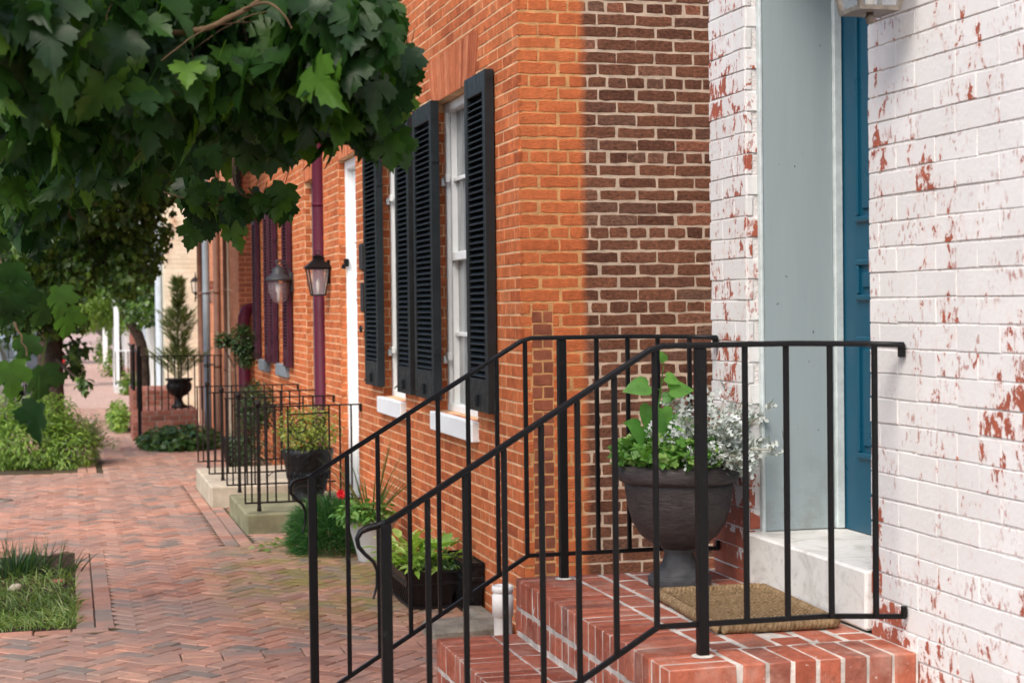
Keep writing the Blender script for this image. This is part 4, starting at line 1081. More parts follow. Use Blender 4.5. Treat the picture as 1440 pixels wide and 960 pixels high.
# the opposite side of the street
def across(label, y0, y1, hgt, m):
    t = thing('row_house', label, 'house', (-14, (y0+y1)/2, gz(y0)-.1))
    X = -11.8
    wins = wgrid(y0, y1, max(2, int((y1-y0)/2.6)))
    mb = MB(); panel_boxes(mb, X-.3, X, y0+.01, y1-.01, -.9, hgt, wins, 0); mb.box((X-6,y0+.01,-.9), (X-.3,y1-.01,hgt), 0); mb.build('wall', m, t)
    mb = MB(); mb.box((X-6.1,y0+.012,hgt), (X+.2,y1-.012,hgt+.25)); mb.build('roof', MT['roof'], t)
    for a, b, c_, d in wins: simple_window(t, X-.2, a, b, c_, d, MT['white'], MT['pane_dark'])
across('red brick row house across the street', 30., 42., 7., MT['far_red'])
across('white row house across the street beyond the red one', 42.05, 56., 7.5, MT['stucco'])

# ================================================================== CONCRETE STOOPS AND THEIR RAILINGS
def stoop(label, x0, y0, y1, zt, m):
    mb = MB(); mb.cbox((x0,y0,gz(y0)-.2), (XW-.004,y1,zt), .014, 0, .002)
    return tag(mb.build('concrete_stoop', m, None, ((x0+XW)/2,(y0+y1)/2,gz(y0))), label, 'stoop')
stoop('mossy grey concrete stoop slab below the white door', 1.36, 13.58, 15.12, -.018, MT['slab_moss'])
stoop('paler concrete stoop slab below the grey door', 1.245, 15.66, 17.6, .0, MT['slab'])
def spiral(cx, cz, r, Y, turns=1.6, sg=1, ph=0.):
    return [(cx + sg*r*(1-k/34*.8)*math.cos(ph + k/34*turns*2*PI), Y, cz + r*(1-k/34*.8)*math.sin(ph + k/34*turns*2*PI)) for k in range(33)]
def stoop_railing(Y, x0, xp, label, panel=False, zb=.07):
    t = thing('stoop_railing', label, 'railing', ((x0+XW)/2, Y, 0), 'iron railings of the concrete stoops')
    zt = .852; m = MT['iron_rust']
    mb = MB(); mb.bar((x0-.01,Y,zt), (XW-.005,Y,zt+.002), .028, .012, Vector((0,1,0))); mb.cbox((XW-.025,Y-.012,zt-.06), (XW-.004,Y+.012,zt+.0), .003)
    mb.build('top_rail', m, t)
    mb = MB(); mb.bar((x0,Y,zb), (XW-.005,Y,zb), .014, .014, Vector((0,1,0))); mb.build('bottom_rail', m, t)
    xs = [x0+.004, x0+.058, x0+.185, x0+.255, x0+.36, x0+.70, x0+.79, x0+.885]
    for x in xs:
        mb = MB(); mb.cbox((x-.007,Y-.007,zb-.003), (x+.007,Y+.007,zt-.003), .0015); mb.build('baluster', m, t)
    mb = MB(); mb.cbox((xp-.014,Y-.014,-.0), (xp+.014,Y+.014,zt+.004), .002); mb.lathe([(0,0),(.02,.0),(.017,.03),(.014,.05),(0,.05)], (xp,Y,.0), 10)
    mb.lathe([(0,0),(.018,.004),(.026,.02),(.024,.036),(.012,.048),(0,.05)], (xp,Y,zt+.004), 12); mb.build('post', m, t)
    if panel:
        a, b = x0+.36, x0+.70
        mb = MB(); mb.bar((a,Y,zt-.068), (b,Y,zt-.060), .014, .012, Vector((0,1,0)))
        mb.build('panel_bar', m, t); mb = MB()
        mb.tube(spiral(a+.10, zt-.155, .078, Y, 1.5, 1, 2.2), .0048, 6); mb.tube(spiral(b-.09, zt-.140, .062, Y, 1.5, -1, 2.2), .0048, 6)
        mb.tube([(a+.01,Y,zt-.2),(a+.06,Y,zt-.27),(a+.17,Y,zt-.31),(b-.06,Y,zt-.27),(b-.01,Y,zt-.2)], .0048, 6)
        mb.build('scroll_panel', m, t); mb = MB()
        mb.tube([(a+.0,Y,.13),(a+.08,Y,.19),(b-.08,Y,.19),(b,Y,.13)], .0048, 6)
        mb.build('foot_arch', m, t)
    return t
stoop_railing(13.62, 1.352, 1.468, 'iron stoop railing nearest us, with scrollwork in front of the black pot', True)
stoop_railing(15.08, 1.337, 1.452, 'iron stoop railing at the far edge of the mossy slab', True)
stoop_railing(16.20, 1.268, 1.40, 'iron stoop railing at the near edge of the paler slab', False)
stoop_railing(17.55, 1.262, 1.37, 'iron stoop railing furthest up, at the far edge of the paler slab', True)

# ================================================================== POTS, PLANTERS AND PLANTS BY THE WALL
rq = random.Random(77)
t = thing('flower_pot', 'black pot with raised scrolls on the mossy stoop behind the near iron railing', 'pot', (1.975,14.35,-.018))
mb = MB(); mb.lathe([(0,0),(.14,0),(.15,.03),(.13,.05),(.155,.12),(.195,.26),(.215,.38),(.222,.41),(.222,.45),(.205,.455),(.2,.42),(0,.415)], (1.975,14.35,-.012), 36); mb.build('pot', MT['blackpot'], t)
mb = MB()
for k in range(10):
    a = PI + .25 + k*.3; c_ = Vector((1.975+.185*math.cos(a), 14.35+.185*math.sin(a), .22))
    tv = Vector((-math.sin(a), math.cos(a), 0))
    mb.tube([c_ + tv*(.05*math.cos(q*.5))*(1-q/22) + Vector((0,0,.06*math.sin(q*.5)*(1-q/22))) for q in range(18)], .007, 5)
mb.build('relief', MT['blackpot'], t)
mb = MB(); cloud(mb, (1.97,14.33,.60), (.30,.30,.22), 1500, .034, OVAL_R, rq, .2, .9, .8, .35, zmin=.40)
for k in range(60): 
    a = rq.uniform(0,2*PI); q = Vector((1.97+.2*math.cos(a),14.33+.2*math.sin(a),.62+rq.random()*.2)); mb.tube([Vector((1.97,14.33,.42)), q], .002, 3)
tag(mb.build('shrub', MT['yellow_leaf'], None, (1.97,14.35,.40)), 'yellow-green leafy shrub filling the black pot on the stoop', 'shrub')
t = thing('flower_pot', 'pale grey flared pot on the brick pavement left of the dark planter', 'pot', (2.055,11.72,gz(11.7)))
zb_ = gz(11.7)+.008
mb = MB(); mb.lathe([(0,0),(.095,0),(.100,.015),(.165,.26),(.172,.275),(.178,.28),(.178,.305),(.168,.308),(.16,.28),(0,.275)], (2.065,11.72,zb_), 36); mb.build('pot', MT['whitepot'], t)
mb = MB(); mb.lathe([(0,0),(.155,0),(.1,.012),(0,.014)], (2.065,11.72,zb_+.275), 24); mb.build('soil', MT['soil'], t)
mb = MB()
for k in range(46):
    a = rq.uniform(0,2*PI); e = rq.uniform(.05,.75)
    blade(mb, (2.06+.03*math.cos(a),11.72+.03*math.sin(a),zb_+.28), (math.cos(a)*e,math.sin(a)*e,1), rq.uniform(.3,.66), .014, rq.uniform(.1,.9)*e, rq, 7)
tag(mb.build('spike_plant', leaf_mat('spike_leaf', [(0,(.06,.11,.035)),(.7,(.12,.17,.05)),(.9,(.22,.20,.07)),(1,(.25,.12,.05))], .4), None, (2.06,11.72,zb_+.28)), 'tall spiky grass-leaved plant rising from the pale grey pot', 'plant')
mb = MB(); cloud(mb, (2.0,11.65,zb_+.36), (.22,.2,.09), 420, .05, OVAL_R, rq, .3, .9, .9, .4)
tag(mb.build('filler_plant', MT['parsley'], None, (2.06,11.72,zb_+.3)), 'light green bushy leaves around the rim of the pale grey pot', 'plant')
mb = MB()                                        # feathery mound
for k in range(5200):
    d = rvec(rq); p = Vector((1.84+d.x*.30, 12.35+d.y*.42, gz(12.3)+.13+d.z*.26))
    if p.z < gz(12.3): continue
    blade(mb, p, (d.x*.8-.1, d.y*.8-.25, .55+d.z*.5), rq.uniform(.05,.11), .010, 1.2, rq, 3)
tag(mb.build('feathery_plant', MT['mound'], None, (1.8,12.35,gz(12.3))), 'soft feathery green mound of foliage between the pale pot and the mossy stoop', 'plant')
mb = MB(); cloud(mb, (1.6,12.6,gz(12.6)+.02), (.28,.35,.05), 160, .05, OVAL_R, rq, .1, 1., .5, zmin=gz(12.6)+.005)
for k in range(14): 
    a = rq.uniform(2,4.6); blade(mb, (1.62,12.5,gz(12.5)+.01), (math.cos(a),math.sin(a)*.8,.45), rq.uniform(.3,.5), .008, .7, rq, 6)
tag(mb.build('weed', MT['grass'], None, (1.6,12.6,gz(12.6))), 'low straggling weeds at the foot of the mossy stoop', 'weeds')
mb = MB(); fp = atY(480, 694, 12.3)
for k in range(9):
    a = k*2*PI/9; leaf(mb, fp, Vector((math.cos(a),-.3,math.sin(a)*.9)), Vector((0,-1,.4)), .042, OVAL_R, rq, .1, .2)
for k in range(6): leaf(mb, fp+rvec(rq)*.012, rvec(rq), Vector((0,-1,.3)), .03, OVAL_R, rq, .1, .2)
mb.tube([fp, Vector((1.9,12.35,gz(12.3)+.2))], .003, 5, 1)
tag(mb.build('flower', [MT['petal'], MT['mound']], None, (1.9,12.35,gz(12.3)+.2)), 'single bright red flower above the feathery green mound', 'flower')
def box_planter(name, label, x0, x1, y0, y1, h, m, flare=.035):
    z = gz((y0+y1)/2)+.01; mb = MB()
    t = thing(name, label, 'planter', ((x0+x1)/2,(y0+y1)/2,z))
    def ring(e, zz): return [(x0-e,y0-e,zz),(x1+e,y0-e,zz),(x1+e,y1+e,zz),(x0-e,y1+e,zz)]
    lv = [ring(-flare*.6,z), ring(-flare*.6,z+.02), ring(-flare,z+.025), ring(0,z+h*.62), ring(.006,z+h*.64), ring(.006,z+h*.70), ring(0,z+h*.72), ring(flare*.35,z+h*.93), ring(flare*.75,z+h*.94), ring(flare*.75,z+h), ring(flare*.2,z+h), ring(flare*.1,z+h-.03)]
    vs = [p for l in lv for p in l]; fs = [(3,2,1,0)]
    for i in range(len(lv)-1):
        for k in range(4): fs.append((i*4+k, i*4+(k+1) % 4, i*4+4+(k+1) % 4, i*4+4+k))
    n = (len(lv)-1)*4; fs.append((n,n+1,n+2,n+3)); mb.add(vs, fs)
    # vertical ribs
    for k in range(9):
        yy = y0+.03+(y1-y0-.06)*k/8; mb.bar((x0+flare*.75,yy,z+.03), (x0+.0,yy,z+h*.6), .010, .010, Vector((0,1,0)))
    for k in range(6):
        xx = x0+.03+(x1-x0-.06)*k/5; mb.bar((xx,y0+flare*.75,z+.03), (xx,y0+.0,z+h*.6), .010, .010, Vector((1,0,0)))
    mb.build('box', m, t)
    mb = MB(); mb.box((x0+.0,y0+.0,z+h-.03), (x1-.0,y1-.0,z+h-.012)); mb.build('soil', MT['soil'], t)
    return t, z+h
t, zp = box_planter('planter_box', 'dark brown ribbed planter box standing against the orange brick wall', 1.90, 2.20, 9.62, 10.28, .235, MT['brownpot'])
mb = MB()
for k in range(150):
    a = rq.uniform(0,2*PI); c_ = Vector((rq.uniform(1.93,2.16), rq.uniform(9.66,10.22), zp-.01))
    e = rq.uniform(.25,1.0); d = Vector((math.cos(a)*e-.12, math.sin(a)*e-.2, rq.uniform(.25,1.)))
    q = c_ + d.normalized()*rq.uniform(.05,.17); mb.tube([c_, q], .002, 3)
    leaf(mb, q, d + Vector((0,0,-.25)), Vector((0,0,1))+d*.3+rvec(rq)*.3, rq.uniform(.075,.135), LANCE_R if k % 3 else OVAL_R, rq, .3, .35)
tag(mb.build('hosta', MT['hosta'], None, (2.05,9.95,zp)), 'bright lime-green hosta with pointed leaves filling the dark planter box', 'plant')
mb = MB(); cloud(mb, (2.14,9.75,zp+.03), (.14,.16,.05), 130, .045, OVAL_R, rq, .5, .8, .8)
tag(mb.build('trailing_plant', MT['ivy'], None, (2.1,9.75,zp)), 'small blue-green trailing plant at the wall end of the planter box', 'plant')
t, z_ = box_planter('storage_box', 'plain black bin half hidden behind the planter box by the wall', 2.20, 2.315, 9.42, 9.95, .30, MT['blackpot'], .01)
# kerb stone and plastic pipe at the foot of the orange corner
mb = MB(); mb.cbox((1.86,8.72,gz(8.8)-.1), (2.31,9.02,gz(8.8)+.07), .02, 0, .012); mb.cbox((2.19,9.03,gz(9.)-.1), (2.315,9.42,gz(9.)+.055), .02, 0, .012)
tag(mb.build('kerb_stone', MT['stone'], None, (2.1,8.85,gz(8.8))), 'worn mossy stone block at the foot of the orange brick corner', 'stone')
pv = atY(707, 850, 7.5)
mb = MB(); z0 = gz(7.5); pt = atY(707, 822, 7.5).z
mb.tube([(pv.x,7.5,z0),(pv.x,7.5,pt-.05)], .043, 20); mb.lathe([(0,0),(.050,0),(.050,.10),(.044,.106),(.044,.112),(.051,.116),(.051,.14),(.04,.145),(.036,.11),(0,.11)], (pv.x,7.5,pt-.145), 24)
tag(mb.build('vent_pipe', MT['pvc'], None, (pv.x,7.5,z0)), 'short white plastic pipe with a collar standing behind the lower brick step', 'pipe')

# ================================================================== STEPS OF THE PEACH HOUSE WITH URN, CONIFER AND TOPIARY
rb = random.Random(9)
t = thing('brick_steps', 'distant red brick steps with ivy at their foot in front of the peach house', 'steps', (1.6,25.5,gz(25)))
mb = MB()
def brick_block(x0, x1, y0, y1, zt, zb):
    mb.box((x0+.006,y0+.006,zb), (x1-.006,y1-.006,zt-.005), 1)
    n = int((zt-zb)/.075)
    for r in range(n):
        z1 = zt - r*.075; x = x0 - (.1 if r % 2 else 0)
        while x < x1:
            a, b = max(x,x0), min(x+.2,x1)
            if b-a > .03: mb.cbox((a+.005,y0,z1-.065), (b-.005,y0+.1,z1), .004, 0, .001, rb)
            x += .21
        y = y0+.105
        while y < y1:
            mb.cbox((x0,y,z1-.065), (x0+.1,min(y+.2,y1)-.008,z1), .004, 0, .001, rb); y += .21
    x = x0+.11
    while x < x1-.02:
        mb.cbox((x,y0+.105,zt-.04), (min(x+.2,x1)-.008,y1-.005,zt-.001), .004, 0, .001, rb); x += .21
brick_block(.90, 1.56, 25.9, 27.6, .43, -.5); brick_block(.98, 1.78, 24.5, 25.89, .20, -.5); brick_block(.86, .975, 25.0, 25.88, .02, -.5)
mb.build('steps', [MT['old_step'], MT['old_mortar']], t)
t = thing('iron_railing', 'distant black iron railing around the brick steps of the peach house', 'railing', (1.5,24.62,.2))
mb = MB(); mb.bar((.96,24.58,.99), (2.15,24.58,.985), .03, .014, Vector((0,1,0))); mb.bar((.98,24.6,.99), (.90,27.4,1.12), .03, .014, Vector((1,0,0))); mb.build('top_rail', MT['iron'], t)
for k in range(13):
    x = .98 + k*.095; mb = MB(); mb.cbox((x-.009,24.57,.2), (x+.009,24.59,.985), .002); mb.build('baluster', MT['iron'], t)
for k in range(3):
    y = 25.3 + k*.7; x = .965 - (y-24.6)*.028; mb = MB(); mb.cbox((x-.011,y-.011,.2 if y < 25.9 else .43), (x+.011,y+.011,1.0+(y-24.6)*.045), .002); mb.build('baluster', MT['iron'], t)
for x, y in ((.945,24.56),(.925,26.1)):
    mb = MB(); mb.cbox((x-.025,y-.025,-.2), (x+.025,y+.025,1.09), .003); mb.lathe([(0,0),(.03,.01),(.03,.04),(0,.06)], (x,y,1.09), 10); mb.build('post', MT['iron'], t)
t = thing('urn_planter', 'black fluted urn planter with a small conifer on the distant brick steps', 'planter', (1.55,25.15,.2))
mb = MB(); mb.lathe([(0,0),(.12,0),(.12,.03),(.07,.06),(.045,.12),(.05,.16),(.13,.2),(.185,.28),(.19,.34),(.165,.39),(.205,.42),(.205,.44),(.17,.44),(0,.42)], (1.55,25.15,.2), 28); mb.build('urn', MT['blackpot'], t)
mb = MB(); mb.lathe([(0,0),(.165,0),(.1,.012),(0,.014)], (1.55,25.15,.615), 20); mb.build('soil', MT['soil'], t)
t = thing('conifer', 'slender wispy conifer growing in the black urn against the cream wall', 'tree', (1.55,25.15,.63))
mb = MB(); limb(mb, [(1.55,25.15,.62),(1.545,25.14,1.3),(1.55,25.15,2.1)], .016, .004, 6); mb.build('trunk', MT['bark'], t)
mb = MB(); rc = random.Random(4)
for k in range(640):
    z = rc.uniform(.72,2.2); f = (z-.7)/1.5; R = .40*(1-f)**.75*(.65+.35*math.sin(z*9+1)) + .03; a = rc.uniform(0,2*PI)
    b = Vector((1.55,25.15,z-.1)); d = Vector((math.cos(a),math.sin(a),.75)); L = R*rc.uniform(.6,1.25)
    q = b + d*L; mb.tube([b,q], [.003,.0015], 3)
    for s_ in range(9): 
        p = b.lerp(q, rc.uniform(.35,1.)); blade(mb, p, d+rvec(rc)*.7+Vector((0,0,.4)), rc.uniform(.05,.11), .011, .2, rc, 2)
mb.build('crown', MT['conifer'], t)
t = thing('topiary_tree', 'small standard topiary tree with a round dark crown before the maroon pipe', 'tree', (1.9,20.,gz(20)))
tp = atY(333, 478, 20.)
mb = MB(); limb(mb, [(tp.x-.02,20,gz(20)),(tp.x-.02,20,.6),(tp.x-.03,20,1.2)], .016, .012, 6); limb(mb, [(tp.x-.03,20,.95),(tp.x-.1,20,1.1),(tp.x-.15,20,1.22)], .01, .006, 6); mb.build('trunk', MT['bark'], t)
mb = MB(); cloud(mb, (tp.x+.06,20,1.28), (.16,.16,.20), 1100, .04, OVAL_R, rq, .2, .8, .9, .5); cloud(mb, (tp.x-.17,20,1.29), (.10,.1,.10), 350, .04, OVAL_R, rq, .2, .8, .9, .4); cloud(mb, (tp.x+.11,20,1.08), (.13,.13,.13), 500, .04, OVAL_R, rq, .2, .8, .9, .4); mb.build('crown', MT['topiary'], t)
t = thing('flower_pot', 'dark round pot under the topiary tree', 'pot', (tp.x,20.,gz(20)))
mb = MB(); mb.lathe([(0,0),(.15,0),(.2,.3),(.215,.32),(.215,.35),(.19,.35),(0,.32)], (tp.x,20,gz(20)+.008), 28); mb.build('pot', MT['blackpot'], t)
mb = MB(); mb.lathe([(0,0),(.185,0),(0,.012)], (tp.x,20,gz(20)+.33), 20); mb.build('soil', MT['soil'], t)
mb = MB(); cloud(mb, (2.03,19.0,.55), (.24,.5,.30), 2200, .036, OVAL_R, rq, .1, .7, .9, .4, zmin=gz(19)); cloud(mb, (1.95,19,.15), (.28,.5,.4), 1500, .036, OVAL_R, rq, .1, .7, .9, .4, zmin=gz(19))
tag(mb.build('bush', MT['topiary'], None, (2.0,19.,gz(19))), 'dark evergreen bush against the brick wall behind the stoop railings', 'bush')
mb = MB(); cloud(mb, (1.45,23.2,gz(23)+.12), (.62,.75,.20), 2300, .075, MAPLE_R, rq, .2, 1., .5, .2, zmin=gz(23)+.01)
tag(mb.build('ivy', MT['ivy'], None, (1.45,23.2,gz(23))), 'patch of ivy spreading at the foot of the distant brick steps', 'ivy')
mb = MB(); cloud(mb, (.72,27.4,gz(27)+.22), (.17,1.1,.27), 1300, .07, OVAL_R, rq, .2, .9, .7, .2, zmin=gz(27)+.01)
tag(mb.build('hedge_plant', MT['bush'], None, (.72,27.4,gz(27))), 'bright green low plants along the side of the distant brick steps', 'plant')

# ================================================================== TREE PITS ON THE LEFT
rg = random.Random(12)
tag(strip(-.93, .0, [9.72,11,12.95], -.0005).build('soil_patch', MT['soil']), kind='structure')
mb = MB()
for k in range(300):
    a = rg.uniform(0,2*PI); r = abs(rg.gauss(0,.17)); p = (-.40+r*math.cos(a)*1.35, 12.0+r*math.sin(a)*1.3, gz(12))
    e = rg.uniform(.1,.85); blade(mb, p, (math.cos(a)*e,math.sin(a)*e,1), rg.uniform(.11,.27), .011, rg.uniform(.3,1.5)*e, rg, 6)
for k in range(22):
    a = rg.uniform(0,2*PI); blade(mb, (-.35+rg.uniform(-.3,.3),11.9,gz(12)), (math.cos(a)*.25,math.sin(a)*.25,1), rg.uniform(.26,.36), .009, .15, rg, 6)
tag(mb.build('grass_clump', MT['darkgrass'], None, (-.35,12.,gz(12))), 'dark green tufted grass clump at the far end of the tree pit', 'grass')
mb = MB()
for k in range(4600):
    p = Vector((rg.uniform(-.9,.02), rg.uniform(9.76,12.2), gz(10.4)))
    if rg.random() < (p.y-9.8)/2.6: continue
    a = rg.uniform(0,2*PI); e = rg.uniform(.3,1.5); blade(mb, p, (math.cos(a)*e,math.sin(a)*e,1), rg.uniform(.05,.15), .006, rg.uniform(.5,1.8), rg, 4)
tag(mb.build('grass', MT['grass']), kind='stuff')
def stone(label, c, r, m, cat='stone', name='stone'):
    mb = MB(); pr = []
    n = 9
    for i in range(7):
        f = i/6; pr.append((max(.0, math.sin(f*PI))*1., (1-math.cos(f*PI))/2))
    mb.lathe([(a*r[0], b*r[2]) for a, b in pr], c, n)
    mb.v = [(x+rg.uniform(-.1,.1)*r[0], c[1]+(y-c[1])*r[1]/r[0]+rg.uniform(-.1,.1)*r[1], z+rg.uniform(-.08,.08)*r[2]) for x, y, z in mb.v]
    tag(mb.build(name, m, None, c), label, cat)
sp_ = atY(22, 832, 11.2)
stone('pale rounded stone lying in the grass of the tree pit', (sp_.x,11.2,gz(11.2)), (.045,.045,.06), MT['slab'])
sp_ = atY(86, 825, 11.6)
stone('broken reddish stone at the edge of the tree pit', (sp_.x-.02,11.5,gz(11.5)), (.055,.035,.03), MT['old_step'])
mb = MB()                                        # fallen leaves and scraps
for k in range(150):
    p = Vector((rg.uniform(-.6,2.0), rg.uniform(8.9,19), 0)); p.z = gz(p.y)+.012
    if p.x < .25 and 9.6 < p.y < 13.1: continue
    if p.x > 1.1 and p.y > 13: continue
    leaf(mb, p, Vector((rg.uniform(-1,1),rg.uniform(-1,1),.1)), Vector((0,0,1)), rg.uniform(.015,.05), OVAL_R, rg, .2, .1)
tag(mb.build('fallen_leaves', MT['foam']), kind='stuff')
dpt = atY(8, 708, 17.); mb = MB(); mb.lathe([(0,0),(.12,0),(.12,.012),(0,.014)], (dpt.x-.05,17.,gz(17)+.008), 24); mb.lathe([(0,0),(.02,0),(.02,.14),(.03,.15),(0,.17)], (dpt.x-.08,17.,gz(17)+.01), 12)
tag(mb.build('water_valve', MT['stone'], None, (dpt.x-.05,17.,gz(17))), 'small iron valve cover with a short post in the brick pavement at left edge', 'valve')

bp = thing('bush', 'large rounded light green bush growing in the tree pit at left', 'bush', (-.35,21.4,gz(21)))
mb = MB()
for c_, r, n in (((-.50,21.0,.10),(.52,.7,.50),3200),((-.02,20.9,.0),(.36,.6,.36),1700),((-.30,21.2,.38),(.40,.5,.28),1500),((-.85,21.0,.18),(.4,.6,.52),1800)):
    cloud(mb, c_, r, n, .062, LANCE_R, rg, .35, .9, 1., .55, .25, .4, zmin=gz(21)-.0)
mb.build('foliage', MT['bush'], bp)
mb = MB()
for k in range(420):
    a = rg.uniform(-.6,1.0); b = Vector((-.0+rg.uniform(-.3,.2),21.2+rg.uniform(-.3,.3),.0)); d = Vector((math.cos(a)*.8,rg.uniform(-.3,.3),math.sin(a)+.45))
    q = b + d.normalized()*rg.uniform(.15,.42); mb.tube([b,q], .0018, 3)
    for s_ in range(5): leaf(mb, b.lerp(q, rg.uniform(.5,1.05))+rvec(rg)*.02, rvec(rg)+d, rvec(rg)+Vector((0,0,1)), .026, OVAL_R, rg)
mb.build('sprigs', MT['sprig'], bp)

# ================================================================== TREES
rt = random.Random(101)
# --- near maple: trunk just outside the frame, limbs reach over the pavement
tm = thing('maple_tree', 'near maple tree whose big lobed leaves hang across the upper left', 'tree', (-.86,10.2,gz(10)))
mb = MB()
limb(mb, [(-.86,10.2,gz(10)-.05),(-.84,10.1,.9),(-.80,9.9,2.0),(-.74,9.5,3.0)], .17, .13, 14, rt, .03)
m1 = limb(mb, [(-.76,9.7,2.6),(-.50,8.4,2.95),(-.20,7.0,3.15),(.15,5.6,3.2),(.5,4.6,3.15)], .10, .025, 10, rt, .05)
m2 = limb(mb, [(-.80,9.9,2.2),(-.55,8.9,2.35),(-.35,8.0,2.75),(-.25,7.2,3.2),(-.2,6.4,3.6)], .11, .03, 10, rt, .05)
m3 = limb(mb, [(-.74,9.5,3.0),(-.4,9.6,3.8),(.1,9.2,4.5),(.8,8.4,5.0)], .12, .03, 10, rt, .05)
m4 = limb(mb, [(-.74,9.5,3.0),(-1.2,8.5,3.7),(-1.6,7.2,4.3)], .10, .03, 10, rt, .05)
m5 = limb(mb, [(-.3,7.5,3.1),(.2,7.6,2.95),(.75,7.4,2.75)], .03, .010, 8, rt, .05)
mb.build('trunk', MT['bark'], tm)
mb = MB()
for k in range(9):
    a_ = atY(rt.uniform(0,480), rt.uniform(-40,40), rt.uniform(4.0,4.6)); d_ = Vector((rt.uniform(-.3,.3), rt.uniform(-.3,.1), rt.uniform(-.28,-.05)))
    limb(mb, [a_, a_+d_*.5+Vector((0,0,.03)), a_+d_], .0022, .0010, 5, rt, .8)
tw = [atY(*q) for q in ((150,-60,4.2),(166,8,4.15),(182,28,4.12),(205,42,4.1),(240,46,4.05),(290,40,4.0),(322,25,4.0),(352,10,4.0),(378,-12,4.0))]
limb(mb, tw, .0085, .006, 8, rt, .1); limb(mb, [atY(*q) for q in ((340,14,4.0),(375,4,3.95),(398,20,3.9),(410,40,3.9))], .004, .002, 6, rt, .1)
near = [(30,60,4.0,.16),(110,60,4.2,.16),(190,100,4.1,.15),(270,115,4.2,.15),(345,110,4.2,.14),(425,85,4.1,.14),(495,60,4.0,.12),(528,25,4.0,.09),(475,130,4.2,.12),(420,165,4.4,.11),(535,135,4.2,.07),(525,185,4.3,.06),(60,150,4.4,.18),(130,165,4.5,.18),(210,175,4.6,.15),(300,165,4.6,.14),(380,180,4.6,.12),(250,25,4.2,.12),(330,60,4.2,.12),(60,5,3.9,.14),(430,20,4.1,.13),(160,20,4.1,.14),(360,5,4.2,.12),(500,0,4.1,.1),(400,210,4.8,.05),(335,200,4.9,.08),(455,200,4.5,.05),(0,0,3.9,.15)]
CR_ = MB()
for px, py, Y, r in near:
    if px > 470: px -= 24
    if py >= 160: py -= 34; r *= .85
    elif py >= 100 and px > 220: py -= 14
    c_ = atY(px, py, Y); 
    s = min(m1+m2, key=lambda p: (p-c_).length)
    s = rt.choice(sorted(m1+m2, key=lambda p: (p-c_).length)[:14])
    limb(mb, [s, s.lerp(c_,.5)+Vector((rt.uniform(-.1,.1),rt.uniform(-.1,.1),.10)), c_+Vector((0,0,r*.6)), c_], .007, .0025, 5, rt, .6)
    for f_, n_ in ((.25,14),(.5,18),(.72,10)):          # leaves along the twig above
        q_ = s.lerp(c_, f_) + Vector((rt.uniform(-.12,.12), rt.uniform(-.12,.12), .14))
        if q_.z > 2.52 + (q_.y-4)*.19: cloud(CR_, q_, (.24,.24,.14), n_, .11, MAPLE_R, rt, 1., 1., .4, 0, .18, .3, 0, .4)
    cloud(CR_, c_, (r,r*1.2,r*.85), int((20+r*170)*(.5 if py > 85 and px > 220 else .85)), .110, MAPLE_R, rt, 1.3, .9, .35, 0, .18, .35, 0, .55)
# tips drooping over the brick wall
for px, py, Y, n, s in ((548,225,4.3,3,.105),(536,200,4.3,4,.10),(555,180,4.2,3,.09),(520,175,4.3,4,.10),(562,140,4.2,3,.09),(362,225,4.9,4,.12),(398,222,4.8,4,.12),(300,225,5.2,4,.11),(430,190,4.7,5,.11),(560,165,4.2,3,.09),(565,110,4.2,3,.09),(270,235,5.3,4,.11)):
    for k in range(n):
        p = atY(px+rt.uniform(-14,14), py-38+rt.uniform(-12,8), Y+rt.uniform(-.1,.1))
        leaf(CR_, p, Vector((rt.uniform(-.35,.5),rt.uniform(-.3,.1),-1)), Vector((rt.uniform(-.6,.2),-.7,.7)), s*rt.uniform(.85,1.1), MAPLE_R, rt, .15, .2, 0, .5)
# lower spray
sp = [atY(*q) for q in ((230,270,6.6),(280,285,6.4),(330,290,6.3),(380,280,6.2),(420,285,6.2))]
limb(mb, [m5[-1], sp[2]+Vector((0,0,.1)), sp[3]], .008, .003, 6, rt, .2); limb(mb, [sp[2], sp[1], sp[0]], .005, .003, 6, rt, .2)
for px, py, Y, n in ((300,268,6.4,6),(340,285,6.3,5),(368,278,6.2,5),(395,274,6.2,4),(412,276,6.2,2),(275,272,6.4,5),(262,250,6.6,4),(318,292,6.5,4),(290,306,6.6,4),(308,312,6.4,2)):
    for k in range(n):
        p = atY(px+rt.uniform(-16,16), py+rt.uniform(-18,12), Y+rt.uniform(-.15,.15))
        leaf(CR_, p, Vector((rt.uniform(-.6,.7),rt.uniform(-.5,.2),-.75)), Vector((rt.uniform(-.5,.3),-.4,.9)), .115*rt.uniform(.7,1.1), MAPLE_R, rt, .18, .3, 0, .5)
# darker leaves further in
deep = [(30,190,6.5,.28),(100,195,7,.28),(180,185,7,.24),(25,270,7.5,.24),(95,255,8,.20),(60,120,6,.34),(160,115,6,.34),(260,105,6,.3),(350,95,6,.24),(440,70,5.6,.22),(500,55,5.4,.14),(320,40,5.6,.34),(120,20,5.6,.34),(230,45,5.4,.34),(80,150,8,.4),(200,130,8,.4),(310,100,8,.34),(410,60,7.5,.3),(150,60,8,.4),(20,60,7,.35),(510,20,6.5,.14),(395,150,6.5,.14),(300,170,7,.16),(220,190,7.5,.18)]
for px, py, Y, r in deep:
    c_ = atY(px, py, Y); s = min(m1+m2+m4, key=lambda p: (p-c_).length)
    limb(mb, [s, s.lerp(c_,.5)+Vector((0,0,.15)), c_], .010, .003, 5, rt, .3)
    cloud(CR_, c_, r, int(20+r*230), .115, MAPLE_R, rt, 1.2, .9, .35, 0, .18, .35, 0, .5)
